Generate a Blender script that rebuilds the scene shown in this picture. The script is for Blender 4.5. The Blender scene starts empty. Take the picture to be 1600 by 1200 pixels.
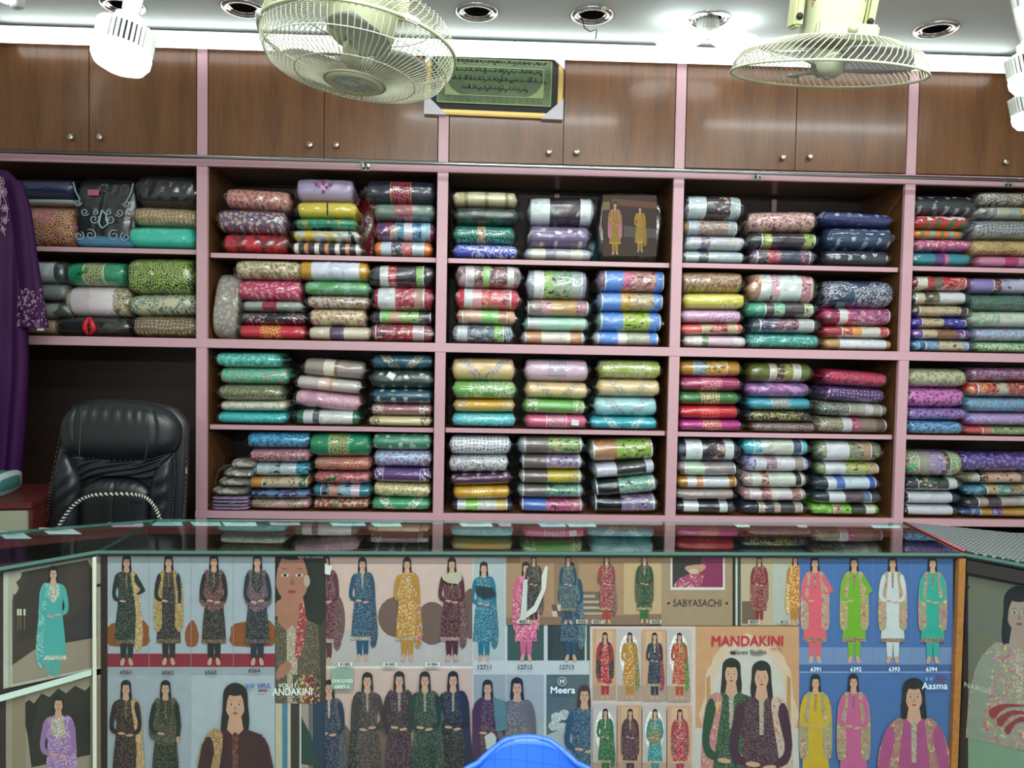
import bpy, bmesh, math, random
import numpy as np
from mathutils import Vector, Matrix
S = bpy.context.scene
COL = S.collection
random.seed(7); np.random.seed(7)
pi = math.pi

# ------------------------------------------------------------------ camera
CAM = Vector((-0.315, -3.44, 1.495)); YAW, PITCH, ROLL, F = .0325, -.0365, .018, 1200.0
def cam_axes():
    fwd = Vector((math.sin(YAW)*math.cos(PITCH), math.cos(YAW)*math.cos(PITCH), math.sin(PITCH)))
    right = Vector((math.cos(YAW), -math.sin(YAW), 0)); up = right.cross(fwd)
    c, s = math.cos(ROLL), math.sin(ROLL)
    return right*c + up*s, up*c - right*s, fwd
CR, CU, CF = cam_axes()
cd = bpy.data.cameras.new('camera'); cam = bpy.data.objects.new('camera', cd); COL.objects.link(cam)
m = Matrix((CR, CU, -CF)).transposed().to_4x4(); m.translation = CAM; cam.matrix_world = m
cd.sensor_width = 36; cd.lens = 36*F/1600; cd.clip_start = .05
S.camera = cam
def ray(px, py): return CF*F + CR*(px-800) - CU*(py-600)
def P(px, py, Y=0.0):                     # point of the plane y = Y seen at a pixel
    d = ray(px, py); return CAM + d*((Y-CAM.y)/d.y)
def PZ(px, py, Z):
    d = ray(px, py); return CAM + d*((Z-CAM.z)/d.z)

# ------------------------------------------------------------------ view, world, room lamps, added fill
S.view_settings.view_transform = 'Standard'; S.view_settings.look = 'None'
S.view_settings.gamma = 1; S.view_settings.use_curve_mapping = False
S.view_settings.exposure = 1.32
S.cycles.use_denoising = True
S.cycles.max_bounces = 10; S.cycles.transparent_max_bounces = 24
S.cycles.caustics_reflective = False; S.cycles.caustics_refractive = False
S.cycles.sample_clamp_indirect = 6
w = bpy.data.worlds.new('world'); S.world = w; w.use_nodes = True
w.node_tree.nodes['Background'].inputs[0].default_value = (.8, .9, 1, 1)
w.node_tree.nodes['Background'].inputs[1].default_value = .05
CEIL = 2.87; YBK = -4.9
LIGHTCOL = (.93, 1.0, .985)
def area(x, y, z, sx, sy, power, rx=0, ry=0, rz=0, col=LIGHTCOL):
    l = bpy.data.lights.new('room_or_fill_light', 'AREA'); l.shape = 'RECTANGLE'; l.size = sx; l.size_y = sy; l.energy = power; l.color = col
    o = bpy.data.objects.new('room_or_fill_light', l); o.location = (x, y, z); o.rotation_euler = (rx, ry, rz); COL.objects.link(o); return o
# tube battens of the customer side of the shop (behind and above the camera)
area(-.6, -2.55, 2.80, 1.2, .05, 22)
area(.9, -2.55, 2.80, 1.2, .05, 25)
area(-.9, -4.2, 2.80, 1.2, .07, 9)
area(1.0, -4.2, 2.80, 1.2, .07, 12)
# added fill strips by the wall behind the camera, lifting posters and packets
for x_ in (-1.5, 0, 1.5): area(x_, YBK+.08, 2.35, 1.2, .06, 9, rx=math.radians(72))
# lamps over the counter
area(-.2, -.95, 2.83, 1.2, .05, 5)
area(1.5, -.95, 2.83, 1.2, .05, 5)

# ------------------------------------------------------------------ material helpers
def lin(h):
    h = h.lstrip('#'); o = []
    for i in (0, 2, 4):
        c = int(h[i:i+2], 16)/255; o.append(c/12.92 if c <= .04045 else ((c+.055)/1.055)**2.4)
    return (*o, 1)
class NT:
    def __init__(s, name):
        s.m = bpy.data.materials.new(name); s.m.use_nodes = True; s.t = s.m.node_tree; s.N = s.t.nodes; s.L = s.t.links
        s.b = s.N['Principled BSDF']; s.out = s.N['Material Output']
    def n(s, typ, **k):
        nd = s.N.new('ShaderNode'+typ)
        for a, v in k.items():
            if a.startswith('i_'):
                key = a[2:]; key = int(key) if key.isdigit() else key.replace('_', ' ')
                s.put(nd.inputs[key], v)
            else: setattr(nd, a, v)
        return nd
    def put(s, sock, v):
        if isinstance(v, bpy.types.NodeSocket): s.L.new(v, sock)
        elif hasattr(v, 'outputs'): s.L.new(v.outputs[0], sock)
        else: sock.default_value = v
    def math(s, op, a, b=None, clamp=False):
        nd = s.N.new('ShaderNodeMath'); nd.operation = op; nd.use_clamp = clamp; s.put(nd.inputs[0], a)
        if b is not None: s.put(nd.inputs[1], b)
        return nd.outputs[0]
    def mix(s, f, a, b):
        nd = s.N.new('ShaderNodeMix'); nd.data_type = 'RGBA'; s.put(nd.inputs[0], f); s.put(nd.inputs[6], a); s.put(nd.inputs[7], b)
        return nd.outputs[2]
    def coords(s, seed=0, sc=(1, 1, 1)):
        tc = s.n('TexCoord'); mp = s.n('Mapping'); s.L.new(tc.outputs['Object'], mp.inputs[0])
        mp.inputs[1].default_value = ((seed*.37) % 7, (seed*.73) % 5, (seed*1.31) % 9); mp.inputs[3].default_value = sc
        return mp.outputs[0]
    def bump(s, h, strength=.3, dist=.002):
        b = s.n('Bump'); b.inputs['Strength'].default_value = strength; b.inputs['Distance'].default_value = dist
        s.put(b.inputs['Height'], h); s.L.new(b.outputs[0], s.b.inputs['Normal']); return b
def simple(name, col, rough=.5, metal=0, spec=None, coat=0):
    t = NT(name); c = lin(col) if isinstance(col, str) else col
    v = t.coords(len(name)); nz = t.n('TexNoise', i_Scale=35.0, i_Detail=3.0); t.put(nz.inputs['Vector'], v)
    k = t.math('MULTIPLY', nz.outputs[0], .25)
    t.put(t.b.inputs['Base Color'], t.mix(k, c, tuple(x*.75 for x in c[:3])+(1,)))
    t.b.inputs['Roughness'].default_value = rough; t.b.inputs['Metallic'].default_value = metal
    if spec is not None: t.b.inputs['Specular IOR Level'].default_value = spec
    t.b.inputs['Coat Weight'].default_value = coat; t.b.inputs['Coat Roughness'].default_value = .15
    return t.m
def wood(name, c1, c2, rough=.35, along='z', coat=.0, scale=1):
    t = NT(name); sc = {'z': (14, 14, 1.1), 'x': (1.1, 14, 14), 'y': (14, 1.1, 14)}[along]
    v = t.coords(3, tuple(a*scale for a in sc))
    a = t.n('TexNoise', i_Scale=6.0, i_Detail=6.0, i_Roughness=.65, i_Distortion=.3); t.put(a.inputs['Vector'], v)
    b = t.n('TexNoise', i_Scale=1.2, i_Detail=3.0); t.put(b.inputs['Vector'], v)
    f = t.math('ADD', t.math('MULTIPLY', a.outputs[0], 1.5), t.math('MULTIPLY', b.outputs[0], .8))
    f = t.math('SUBTRACT', f, .75, True)
    t.put(t.b.inputs['Base Color'], t.mix(f, lin(c1), lin(c2)))
    t.b.inputs['Roughness'].default_value = rough
    t.b.inputs['Coat Weight'].default_value = coat; t.b.inputs['Coat Roughness'].default_value = .12
    t.bump(a.outputs[0], .12, .001)
    return t.m
def emit(name, col, st):
    t = NT(name); t.b.inputs['Base Color'].default_value = (.9, .9, .9, 1)
    t.b.inputs['Emission Color'].default_value = col; t.b.inputs['Emission Strength'].default_value = st; return t.m
def glass(name, tint=(.9, 1, .97, 1), rough=.0, boost=1.0, ior=1.5):
    t = NT(name); t.N.remove(t.b)
    tr = t.n('BsdfTransparent'); tr.inputs[0].default_value = tint
    gl = t.n('BsdfGlossy'); gl.inputs['Roughness'].default_value = rough; gl.inputs[0].default_value = (.95, 1, .98, 1)
    fr = t.n('Fresnel'); fr.inputs[0].default_value = ior
    ge = t.n('NewGeometry'); f = t.math('MULTIPLY', t.math('MULTIPLY', fr.outputs[0], boost, True), t.math('SUBTRACT', 1.0, ge.outputs['Backfacing']))
    mx = t.n('MixShader'); t.put(mx.inputs[0], f); t.L.new(tr.outputs[0], mx.inputs[1]); t.L.new(gl.outputs[0], mx.inputs[2])
    t.L.new(mx.outputs[0], t.out.inputs[0]); return t.m
def film(name, seed, scale=26, stretch=(1, 2.2, 2.2), strength=.9, boost=1.5):
    t = NT(name); t.N.remove(t.b)
    v = t.coords(seed, stretch)
    n1 = t.n('TexNoise', i_Scale=float(scale), i_Detail=3.0, i_Roughness=.6, i_Distortion=1.2); t.put(n1.inputs['Vector'], v)
    r = t.math('ABSOLUTE', t.math('SUBTRACT', n1.outputs[0], .5))
    n2 = t.n('TexVoronoi', i_Scale=float(scale)*1.1); n2.feature = 'DISTANCE_TO_EDGE'; t.put(n2.inputs['Vector'], v)
    h = t.math('ADD', t.math('MULTIPLY', r, 1.6), t.math('MULTIPLY', n2.outputs[0], .5))
    b = t.n('Bump'); b.inputs['Strength'].default_value = strength; b.inputs['Distance'].default_value = .004; t.put(b.inputs['Height'], h)
    tr = t.n('BsdfTransparent'); tr.inputs[0].default_value = (.97, .975, .98, 1)
    gl = t.n('BsdfGlossy'); gl.inputs['Roughness'].default_value = .11; gl.inputs[0].default_value = (1, 1, 1, 1)
    t.L.new(b.outputs[0], gl.inputs['Normal'])
    fr = t.n('Fresnel'); fr.inputs[0].default_value = 1.45; t.L.new(b.outputs[0], fr.inputs['Normal'])
    ge = t.n('NewGeometry'); f = t.math('MULTIPLY', t.math('MULTIPLY', fr.outputs[0], boost, True), t.math('SUBTRACT', 1.0, ge.outputs['Backfacing']))
    mx = t.n('MixShader'); t.put(mx.inputs[0], f); t.L.new(tr.outputs[0], mx.inputs[1]); t.L.new(gl.outputs[0], mx.inputs[2])
    t.L.new(mx.outputs[0], t.out.inputs[0]); return t.m

# ------------------------------------------------------------------ object helpers
def link(name, me, mat=None, parent=None):
    o = bpy.data.objects.new(name, me); COL.objects.link(o)
    if mat is not None:
        for mm in (mat if isinstance(mat, (list, tuple)) else [mat]): me.materials.append(mm)
    if parent is not None: o.parent = parent
    return o
def empty(name, loc, rot=(0, 0, 0)):
    o = bpy.data.objects.new(name, None); COL.objects.link(o); o.location = loc; o.rotation_euler = rot; o.empty_display_size = .05; return o
def tag(o, label, cat, group=None):
    o['label'] = label; o['category'] = cat
    if group: o['group'] = group
    return o
def struct(o): o['kind'] = 'structure'; return o
def stuff(o): o['kind'] = 'stuff'; return o
def obj(name, bm, mat=None, parent=None, smooth=False):
    me = bpy.data.meshes.new(name); bm.normal_update(); bm.to_mesh(me); bm.free()
    if smooth:
        for p in me.polygons: p.use_smooth = True
    return link(name, me, mat, parent)
def box(bm, c, s, bev=0, M=None):
    r = bmesh.ops.create_cube(bm, size=1.0); vs = r['verts']
    for v in vs: v.co = Vector((v.co.x*s[0]+c[0], v.co.y*s[1]+c[1], v.co.z*s[2]+c[2]))
    if bev:
        es = list({e for v in vs for e in v.link_edges})
        r2 = bmesh.ops.bevel(bm, geom=es, offset=bev, segments=2, affect='EDGES'); vs = list({v for f in r2['faces'] for v in f.verts} | {v for v in vs if v.is_valid})
    if M is not None:
        for v in vs: v.co = M @ v.co
    return vs
def B(name, c, s, mat, parent=None, bev=.0015):
    bm = bmesh.new(); box(bm, (0, 0, 0), s, bev); o = obj(name, bm, mat, parent); o.location = c; return o
def B2(name, a, b, mat, parent=None, bev=.0015):
    return B(name, [(a[i]+b[i])/2 for i in range(3)], [abs(b[i]-a[i]) for i in range(3)], mat, parent, bev)
def frame_from(d):
    d = d.normalized(); u = Vector((0, 0, 1)) if abs(d.z) < .9 else Vector((1, 0, 0))
    a = d.cross(u).normalized(); return a, d.cross(a).normalized()
def tube(bm, pts, r, n=6, closed=False, cap=True):
    pts = [Vector(p) for p in pts]; rings = []; N = len(pts)
    rs = r if isinstance(r, (list, tuple)) else [r]*N
    a0 = None
    for i, p in enumerate(pts):
        if closed: d = pts[(i+1) % N]-pts[i-1]
        else: d = pts[min(i+1, N-1)]-pts[max(i-1, 0)]
        d.normalize()
        if a0 is None: a, b = frame_from(d)
        else:
            a = (a0-d*a0.dot(d)).normalized(); b = d.cross(a)
        a0 = a
        rings.append([bm.verts.new(p+(a*math.cos(2*pi*k/n)+b*math.sin(2*pi*k/n))*rs[i]) for k in range(n)])
    for i in range(N if closed else N-1):
        A, Bq = rings[i], rings[(i+1) % N]
        for k in range(n): bm.faces.new((A[k], A[(k+1) % n], Bq[(k+1) % n], Bq[k]))
    if cap and not closed:
        bm.faces.new(rings[0][::-1]); bm.faces.new(rings[-1])
def T(name, pts, r, mat, parent=None, n=8, closed=False):
    bm = bmesh.new(); tube(bm, pts, r, n, closed); return obj(name, bm, mat, parent, True)
def lathe(bm, prof, n=32, M=None, cap=False):
    rings = []
    for r, z in prof:
        if r < 1e-5: rings.append([bm.verts.new((0, 0, z))])
        else: rings.append([bm.verts.new((r*math.cos(2*pi*k/n), r*math.sin(2*pi*k/n), z)) for k in range(n)])
    for A, Bq in zip(rings, rings[1:]):
        for k in range(n):
            f = [A[k % len(A)], A[(k+1) % len(A)], Bq[(k+1) % len(Bq)], Bq[k % len(Bq)]]
            f = list(dict.fromkeys(f))
            if len(f) > 2: bm.faces.new(f)
    if M is not None:
        for R_ in rings:
            for v in R_: v.co = M @ v.co
def L(name, prof, mat, parent=None, n=32, smooth=True):
    bm = bmesh.new(); lathe(bm, prof, n); bmesh.ops.recalc_face_normals(bm, faces=bm.faces); return obj(name, bm, mat, parent, smooth)
def prism(bm, poly, y0, y1):                 # polygon in x,z extruded along y
    a = [bm.verts.new((x, y0, z)) for x, z in poly]; b = [bm.verts.new((x, y1, z)) for x, z in poly]; n = len(poly)
    bm.faces.new(a); bm.faces.new(b[::-1])
    for k in range(n): bm.faces.new((a[k], b[k], b[(k+1) % n], a[(k+1) % n]))
    bmesh.ops.recalc_face_normals(bm, faces=bm.faces)
def text(name, body, size, mat, parent, M, bold=0, sx=1.0, align='CENTER'):
    c = bpy.data.curves.new(name, 'FONT'); c.body = body; c.size = size; c.align_x = align; c.align_y = 'CENTER'; c.resolution_u = 3
    c.materials.append(mat); o = bpy.data.objects.new(name, c); COL.objects.link(o); o.parent = parent
    dg = bpy.context.evaluated_depsgraph_get(); me = bpy.data.meshes.new_from_object(o.evaluated_get(dg)); bpy.data.objects.remove(o)
    if bold:                                  # heavier strokes: the outlines laid beside each other
        bm = bmesh.new(); bm.from_mesh(me); g0 = bm.verts[:]+bm.edges[:]+bm.faces[:]
        for k, (dx, dy) in enumerate(((1, 0), (-1, 0), (0, 1), (0, -1))):
            r = bmesh.ops.duplicate(bm, geom=g0)
            for v in r['geom']:
                if isinstance(v, bmesh.types.BMVert): v.co += Vector((dx*bold, dy*bold, .00003*(k+1)))
        bm.to_mesh(me); bm.free()
    me.materials.clear(); o = link(name, me, mat, parent)
    o.matrix_local = M @ Matrix.Diagonal((sx, 1, 1, 1)); return o
def gridmesh(name, fn, nu, nv, mat, parent=None, closed_v=False, smooth=True, uv=False):
    co = []; fs = []; vv = nv if closed_v else nv+1
    for i in range(nu+1):
        for j in range(vv): co.append(fn(i/nu, j/nv))
    for i in range(nu):
        for j in range(nv): fs.append((i*vv+j, (i+1)*vv+j, (i+1)*vv+(j+1) % vv, i*vv+(j+1) % vv))
    me = bpy.data.meshes.new(name); me.from_pydata([tuple(c) for c in co], [], fs)
    me.polygons.foreach_set('use_smooth', [smooth]*len(fs)); me.update()
    return link(name, me, mat, parent)
ORD = ['first', 'second', 'third', 'fourth', 'fifth', 'sixth', 'seventh']

# ------------------------------------------------------------------ room shell
M_ceil = simple('ceiling_paint', 'c0c9c5', .7)
M_wall = simple('wall_paint', 'b9b8b0', .8)
M_floor = simple('floor_tile', '8c8880', .35)
XW, YB = 2.66, -4.9
struct(B2('floor', (-XW, YB, -.05), (XW, .47, 0), M_floor, None, 0))
struct(B2('wall_back', (-XW, .42, 0), (XW, .47, CEIL), M_wall, None, 0))
struct(B2('wall_left', (-XW-.06, YB, 0), (-XW, .47, CEIL), M_wall, None, 0))
struct(B2('wall_right', (XW, YB, 0), (XW+.06, .47, CEIL), M_wall, None, 0))
struct(B2('wall_front', (-XW, YB-.06, 0), (XW, YB, CEIL), M_wall, None, 0))
# ceiling with recessed round holes for the downlights
DL = [PZ(x, y, CEIL) for x, y in ((192, 9), (380, 13), (745, 19), (925, 24), (1108, 30), (1462, 46))]
cb = bmesh.new(); xs = sorted(p.x for p in DL); ym = sum(p.y for p in DL)/len(DL); hw = .15
def cq(x0, y0, x1, y1):
    cb.faces.new([cb.verts.new(c) for c in ((x0, y0, CEIL), (x0, y1, CEIL), (x1, y1, CEIL), (x1, y0, CEIL))])
cq(-XW, YB, XW, ym-hw); cq(-XW, ym+hw, XW, .47)
edge = [-XW]
for x in xs: edge += [x-hw, x+hw]
edge.append(XW)
for i in range(0, len(edge), 2): cq(edge[i], ym-hw, edge[i+1], ym+hw)
RH = .062
for p in DL:
    lim = (hw, ym+hw-p.y, ym-hw-p.y)
    angs = sorted([(2*pi*k/32+.01) % (2*pi) for k in range(32)]+[math.atan2(b, a) % (2*pi) for a in (hw, -hw) for b in lim[1:]])
    ring = []; outer = []
    for a in angs:
        c, s = math.cos(a), math.sin(a); ring.append(cb.verts.new((p.x+RH*c, p.y+RH*s, CEIL)))
        q = min(hw/max(abs(c), 1e-9), (lim[1] if s > 0 else lim[2])/(s if abs(s) > 1e-9 else 1e-9))
        outer.append(cb.verts.new((p.x+q*c, p.y+q*s, CEIL)))
    n = len(angs)
    for k in range(n): cb.faces.new((ring[k], outer[k], outer[(k+1) % n], ring[(k+1) % n]))
co_ = obj('ceiling', cb, M_ceil); struct(co_)
# plenum above the holes
struct(B2('trim_1', (-XW, YB, CEIL+.16), (XW, .47, CEIL+.2), M_wall, None, 0))

M_chrome = simple('chrome', 'd8dcdc', .12, 1)
M_steel = simple('steel_pipe', 'b8bcbc', .22, 1)
M_black = simple('black_cavity', '0c0c0c', .8)
M_glassclear = glass('lamp_glass', (1, 1, 1, 1), .02, 1.3)
where = ['behind the bulb at the left end', 'left of the large round fan', 'right of the large round fan', 'with loose clip and wires, fourth along', 'with ribbed lamp in its opening', 'right of the edge-on fan']
for i, p in enumerate(DL):
    t = tag(empty('recessed_downlight', (p.x, p.y, CEIL)), 'round chrome recessed downlight '+where[i], 'downlight', 'downlights in the ceiling')
    L('rim', [(.060, .004), (.060, -.003), (.070, -.009), (.082, -.006), (.090, 0), (.088, .001)], M_chrome, t)
    L('inner_ring', [(.058, .002), (.054, -.005), (.049, .004)], M_chrome, t)
    L('can', [(.061, 0), (.058, .06), (.035, .1), (0, .105)], M_black, t)
    if i in (0, 5): L('cover_glass', [(.050, .006), (.03, .0075), (0, .008)], M_glassclear, t)
    if i == 3:
        c_ = B('clip', (.035, -.088, -.010), (.022, .016, .014), simple('clip_plastic', 'd8d8c8', .5), t, .003)
        T('wire', [(-.04, -.0, -.01), (-.03, .0, -.05), (-.005, .01, -.06), (.02, .0, -.055), (.02, .02, -.085)], .0022, M_black, t)
# ------------------------------------------------------------------ shelving and cabinets
M_pink = simple('pink_laminate', 'c59ca6', .38, 0, .5)
M_brown = wood('brown_veneer', '7a5230', '4a3018', .3, 'z', .1)
M_door = wood('door_veneer', '785030', '4e321e', .30, 'z', .25)
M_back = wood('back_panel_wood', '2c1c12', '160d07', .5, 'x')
M_knob = simple('brushed_knob', 'c8c0b0', .25, 1)
PW = .0235                                    # half width of a post
PX = [-2.625, -1.575, -.525, .525, 1.575, 2.625]
ZT0, ZT1 = 2.30, 2.342
ZM1 = np.mean([P(x, y, 0).z for x, y in ((50, 524), (320, 529), (690, 537.5), (1050, 542.5), (1415, 549))])
ZM0 = 1.507
ZB1 = .783
su = tag(empty('shelving_unit', (0, 0, 0)), 'built-in pink edged shelving wall filled with wrapped clothes behind counter', 'shelves')
def YY(a, b): return (a, b)
DEP = .40
for k, x in enumerate(PX):
    B2('post', (x-PW, -.012, 0), (x+PW, .01, ZM0), M_pink, su)
    B2('post', (x-PW, -.012, ZM1), (x+PW, .01, ZT0), M_pink, su)
    if abs(x) < 2: B2('post', (x-PW*.95, -.012, ZT1), (x+PW*.95, .01, CEIL), M_pink, su)
    elif k in (0, 5): B2('post', (x-PW*.95, -.012, ZT1), (x+PW*.95, .01, CEIL), M_pink, su)
    B2('side_panel', (x-PW+.006, .01, 0), (x+PW-.006, DEP, CEIL), M_brown, su)
B2('rail', (-XW, -.014, ZT0), (XW, .01, ZT1), M_pink, su)
B2('rail', (-XW, -.014, ZM0), (XW, .01, ZM1), M_pink, su)
B2('rail', (-1.6, -.014, ZB1-.032), (XW, .01, ZB1), M_pink, su)
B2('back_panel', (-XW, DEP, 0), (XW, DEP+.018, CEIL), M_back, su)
mids = {('A', 1): [(100, 386), (308, 390.5)],
        ('B', 1): [(335, 394), (685, 404.5)], ('B', 3): [(330, 664), (680, 668)],
        ('C', 1): [(700, 404), (1045, 411)], ('C', 3): [(695, 668), (1036, 674)],
        ('D', 1): [(1063, 411), (1400, 418)], ('D', 3): [(1055, 674.7), (1392, 679.7)],
        ('E', 1): [(1424, 415), (1600, 420.6)], ('E', 3): [(1413, 679), (1600, 682.7)]}
YS = .022
BZ = {}
for (bay, lev), pts in mids.items():
    i = 'ABCDE'.index(bay); z = sum(P(x, y, YS).z for x, y in pts)/len(pts)
    BZ[(bay, lev)] = z
    B2('shelf_board', (PX[i]+PW-.004, YS+.003, z-.02), (PX[i+1]-PW+.004, DEP, z), M_brown, su, 0)
    B2('shelf_edging', (PX[i]+PW+.004, YS-.003, z-.0205), (PX[i+1]-PW-.004, YS+.003, z+.0005), M_pink, su, .001)
for i in range(5):
    B2('shelf_board', (PX[i]+PW-.004, .01, ZM0+.004), (PX[i+1]-PW+.004, DEP, ZM1-.001), M_brown, su, 0)
    B2('cabinet_floor', (PX[i]+PW-.004, .01, ZT0+.012), (PX[i+1]-PW+.004, DEP, ZT1-.004), M_brown, su, 0)
    if i: B2('shelf_board', (PX[i]+PW-.004, .01, ZB1-.028), (PX[i+1]-PW+.004, DEP, ZB1-.001), M_brown, su, 0)
for px, y0 in ((870, 294), (1208, 305)):
    p = P(px, y0, DEP); B2('back_batten', (p.x-.012, DEP-.02, ZM1+.4), (p.x+.012, DEP, ZT0), M_pink, su, .001)
# cupboards under the bottom shelf (their tops show through the counter glass only)
for i in range(1, 5):
    t = tag(empty('base_cabinet', ((PX[i]+PX[i+1])/2, 0, 0)), 'low pink fronted cupboard behind the counter, under the %s bay' % ORD[i], 'cabinet', 'low cupboards behind the counter')
    for s in (-1, 1):
        d = B('door', (s*.25, 0, .37), (.49, .018, .70), M_pink, t); L('knob', [(0, .02), (.012, .02), (.014, .012), (.006, .004), (.006, 0)], M_knob, d, 12).rotation_euler = (pi/2, 0, 0)
        d.children[0].location = (-s*.2, -.009, .2)
# upper cabinets, doors and knobs
knobs = [[(115, 217), (160, 217)], [(486, 229), (527, 229)], [(857, 240), (900, 240)], [(1221, 248), (1263, 247)], [(1566, 255), None]]
cname = ['above the black chair at the left', 'second from the left, behind the large fan', 'behind the framed calligraphy', 'behind the edge-on fan', 'at the right end beside the hanging bulbs']
for i in range(5):
    xa, xb = PX[i]+PW, PX[i+1]-PW; xm = (xa+xb)/2
    t = tag(empty('wall_cabinet', (xm, 0, ZT1)), 'brown veneer wall cabinet '+cname[i], 'cabinet', 'brown cabinets above the shelves')
    if i == 0: xm_s = P(141, 150, 0).x
    elif i == 4: xm_s = xm
    else: xm_s = P((507, 880, 1242)[i-1], 220, 0).x
    H = CEIL-ZT1-.006
    for s, (a, b) in enumerate(((xa+.003, xm_s-.0015), (xm_s+.0015, xb-.003))):
        d = B('door', ((a+b)/2-xm, -.002, H/2+.004), (b-a, .016, H-.004), M_door, t, .0015)
        kp = knobs[i][s]
        kx = (P(*kp, 0) if kp else P(1612, 257, 0))
        kn = L('knob', [(0, .024), (.011, .024), (.0135, .021), (.0135, .014), (.007, .009), (.007, 0)], M_knob, d, 16)
        kn.rotation_euler = (pi/2, 0, 0); kn.location = (kx.x-(a+b)/2, -.008, kx.z-ZT1-H/2-.004)
# steel hanging rail
p0, p1 = P(0, 235, -.09), P(1600, 283, -.09); zr = (p0.z+p1.z)/2
t = tag(empty('hanging_rail', (0, -.09, zr)), 'long thin steel hanging rail in front of the cabinet bottoms', 'rail')
r_ = T('pipe', [(-XW+.002, 0, P(0, 236, -.09).z-zr), (0, 0, 0), (XW-.002, 0, P(1600, 283, -.09).z-zr)], .0085, M_steel, t, 12)
for px, py in ((572, 261), (1184, 275), (1575, 287)):
    q = P(px, py, -.016)
    br = B('bracket', (q.x, .078-.004, q.z-zr), (.032, .005, .032), M_steel, t, .001)
    bm = bmesh.new(); box(bm, (0, 0, 0), (.014, .09, .008)); o = obj('bracket_arm', bm, M_steel, br); o.location = (-.004, -.037, .012); o.rotation_euler = (.25, 0, 0)
    for s in (-1, 1): L('screw', [(0, .003), (.004, .002), (.005, 0)], M_black, br, 10).matrix_local = Matrix.Translation((s*.009, -.0025, -.006)) @ Matrix.Rotation(pi/2, 4, 'X')
# battens on the wall / ceiling corner
M_tube = emit('led_tube_diffuser', (.95, 1, 1, 1), 1.3)
M_batten = simple('batten_body', 'dfe3e0', .5)
xe = [-2.42, -1.32, -.22, .88, 1.98]
struct(B2('gap_shade_strip', (-XW, -.026, CEIL-.032), (XW, -.0135, CEIL), simple('dark_trim', '15100c', .6), None, 0))  # dark strip colours in the shade gap above the tubes, no real moulding
for i in range(4):
    a, b = xe[i]+.0005, xe[i+1]-.0005; c = (a+b)/2
    t = tag(empty('led_batten_light', (c, -.09, CEIL-.016)), 'glowing white tube light along the ceiling edge, %s from the left' % ORD[i], 'tube light', 'tube lights above the cabinets')
    B('housing', (0, .03, -.025), (b-a, .03, .05), M_batten, t, .004)
    bm = bmesh.new(); tube(bm, [(-(b-a)/2+(.03 if i == 0 else .001), 0, -.045), ((b-a)/2-(.03 if i == 3 else .001), 0, -.045)], .033, 16); obj('diffuser', bm, M_tube, t, True)
    for s in ((-1,) if i == 0 else (1,) if i == 3 else ()):
        bm = bmesh.new(); tube(bm, [(s*((b-a)/2-.002), 0, -.045), (s*((b-a)/2-.028), 0, -.045)], [.027, .034], 16); obj('end_cap', bm, M_batten, t, True)
# ceiling batten at the top left corner
q = PZ(45, 5, CEIL-.03)
t = tag(empty('led_batten_light', (q.x-.2, q.y-.3, CEIL)), 'white tube light running across the ceiling at the top left corner', 'tube light')
t.rotation_euler = (0, 0, math.radians(60))
B('housing', (-.2, 0, -.012), (1.1, .06, .022), M_batten, t, .004); B('diffuser', (-.2, 0, -.038), (1.02, .045, .032), M_tube, t, .012)
for s in (-1, 1): B('end_cap', (-.2+s*.53, 0, -.036), (.035, .055, .04), M_batten, t, .004)
# ------------------------------------------------------------------ LED bulbs
M_bulb = emit('bulb_diffuser', (.93, .98, 1, 1), 1.8)
M_white = simple('white_plastic', 'd6d8d0', .4)
M_fin = simple('heat_sink_fin', 'cfd2cc', .4)
M_slot = simple('heat_sink_slot', '141616', .8)
def led_bulb(loc, R, label, tilt=(0, 0), rod=None, group='round bulbs hanging from the ceiling'):
    t = tag(empty('led_bulb', loc, (tilt[0], tilt[1], 0)), label, 'light bulb', group)
    k = R/.07
    L('diffuser', [(.066*k, .0), (.070*k, -.012*k), (.069*k, -.03*k), (.058*k, -.048*k), (.035*k, -.058*k), (0, -.061*k)], M_bulb, t, 40)
    L('body', [(.064*k, -.001), (.061*k, .052*k), (.052*k, .06*k), (.034*k, .064*k), (.034*k, .085*k), (.019*k, .09*k), (.019*k, .125*k), (0, .125*k)], M_slot if 0 else M_white, t, 32)
    bm = bmesh.new()
    for j in range(36):
        a = 2*pi*j/36; Mx = Matrix.Rotation(a, 4, 'Z')
        box(bm, (.0655*k, 0, .027*k), (.008*k, .0062*k, .054*k), 0, Mx)
    stuff(obj('cooling_fins', bm, M_fin, t))
    L('slot_band', [(.0645*k, .001), (.0625*k, .05*k)], M_slot, t, 36)
    if rod:
        s_ = L('socket', [(.0, .19*k), (.022*k, .19*k), (.022*k, .10*k), (.018*k, .095*k)], M_white, t, 20)
        if rod > .2*k: T('hanging_rod', [(0, 0, .18*k), (0, 0, rod)], .007, M_white, t)
    return t
q = P(192, 76, -1.76)
led_bulb(q, .059, 'big round white bulb with ribbed body glowing at the upper left', (math.radians(-6), math.radians(9)), CEIL-q.z-.0)
q = P(1617, 112, -1.7); led_bulb(q, .055, 'ribbed round bulb cut by the right edge, upper of two', (0, math.radians(-14)), CEIL-q.z)
q = P(1617, 172, -1.2); led_bulb(q, .062, 'ribbed round bulb cut by the right edge, lower of two', (0, math.radians(-14)), CEIL-q.z)
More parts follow.
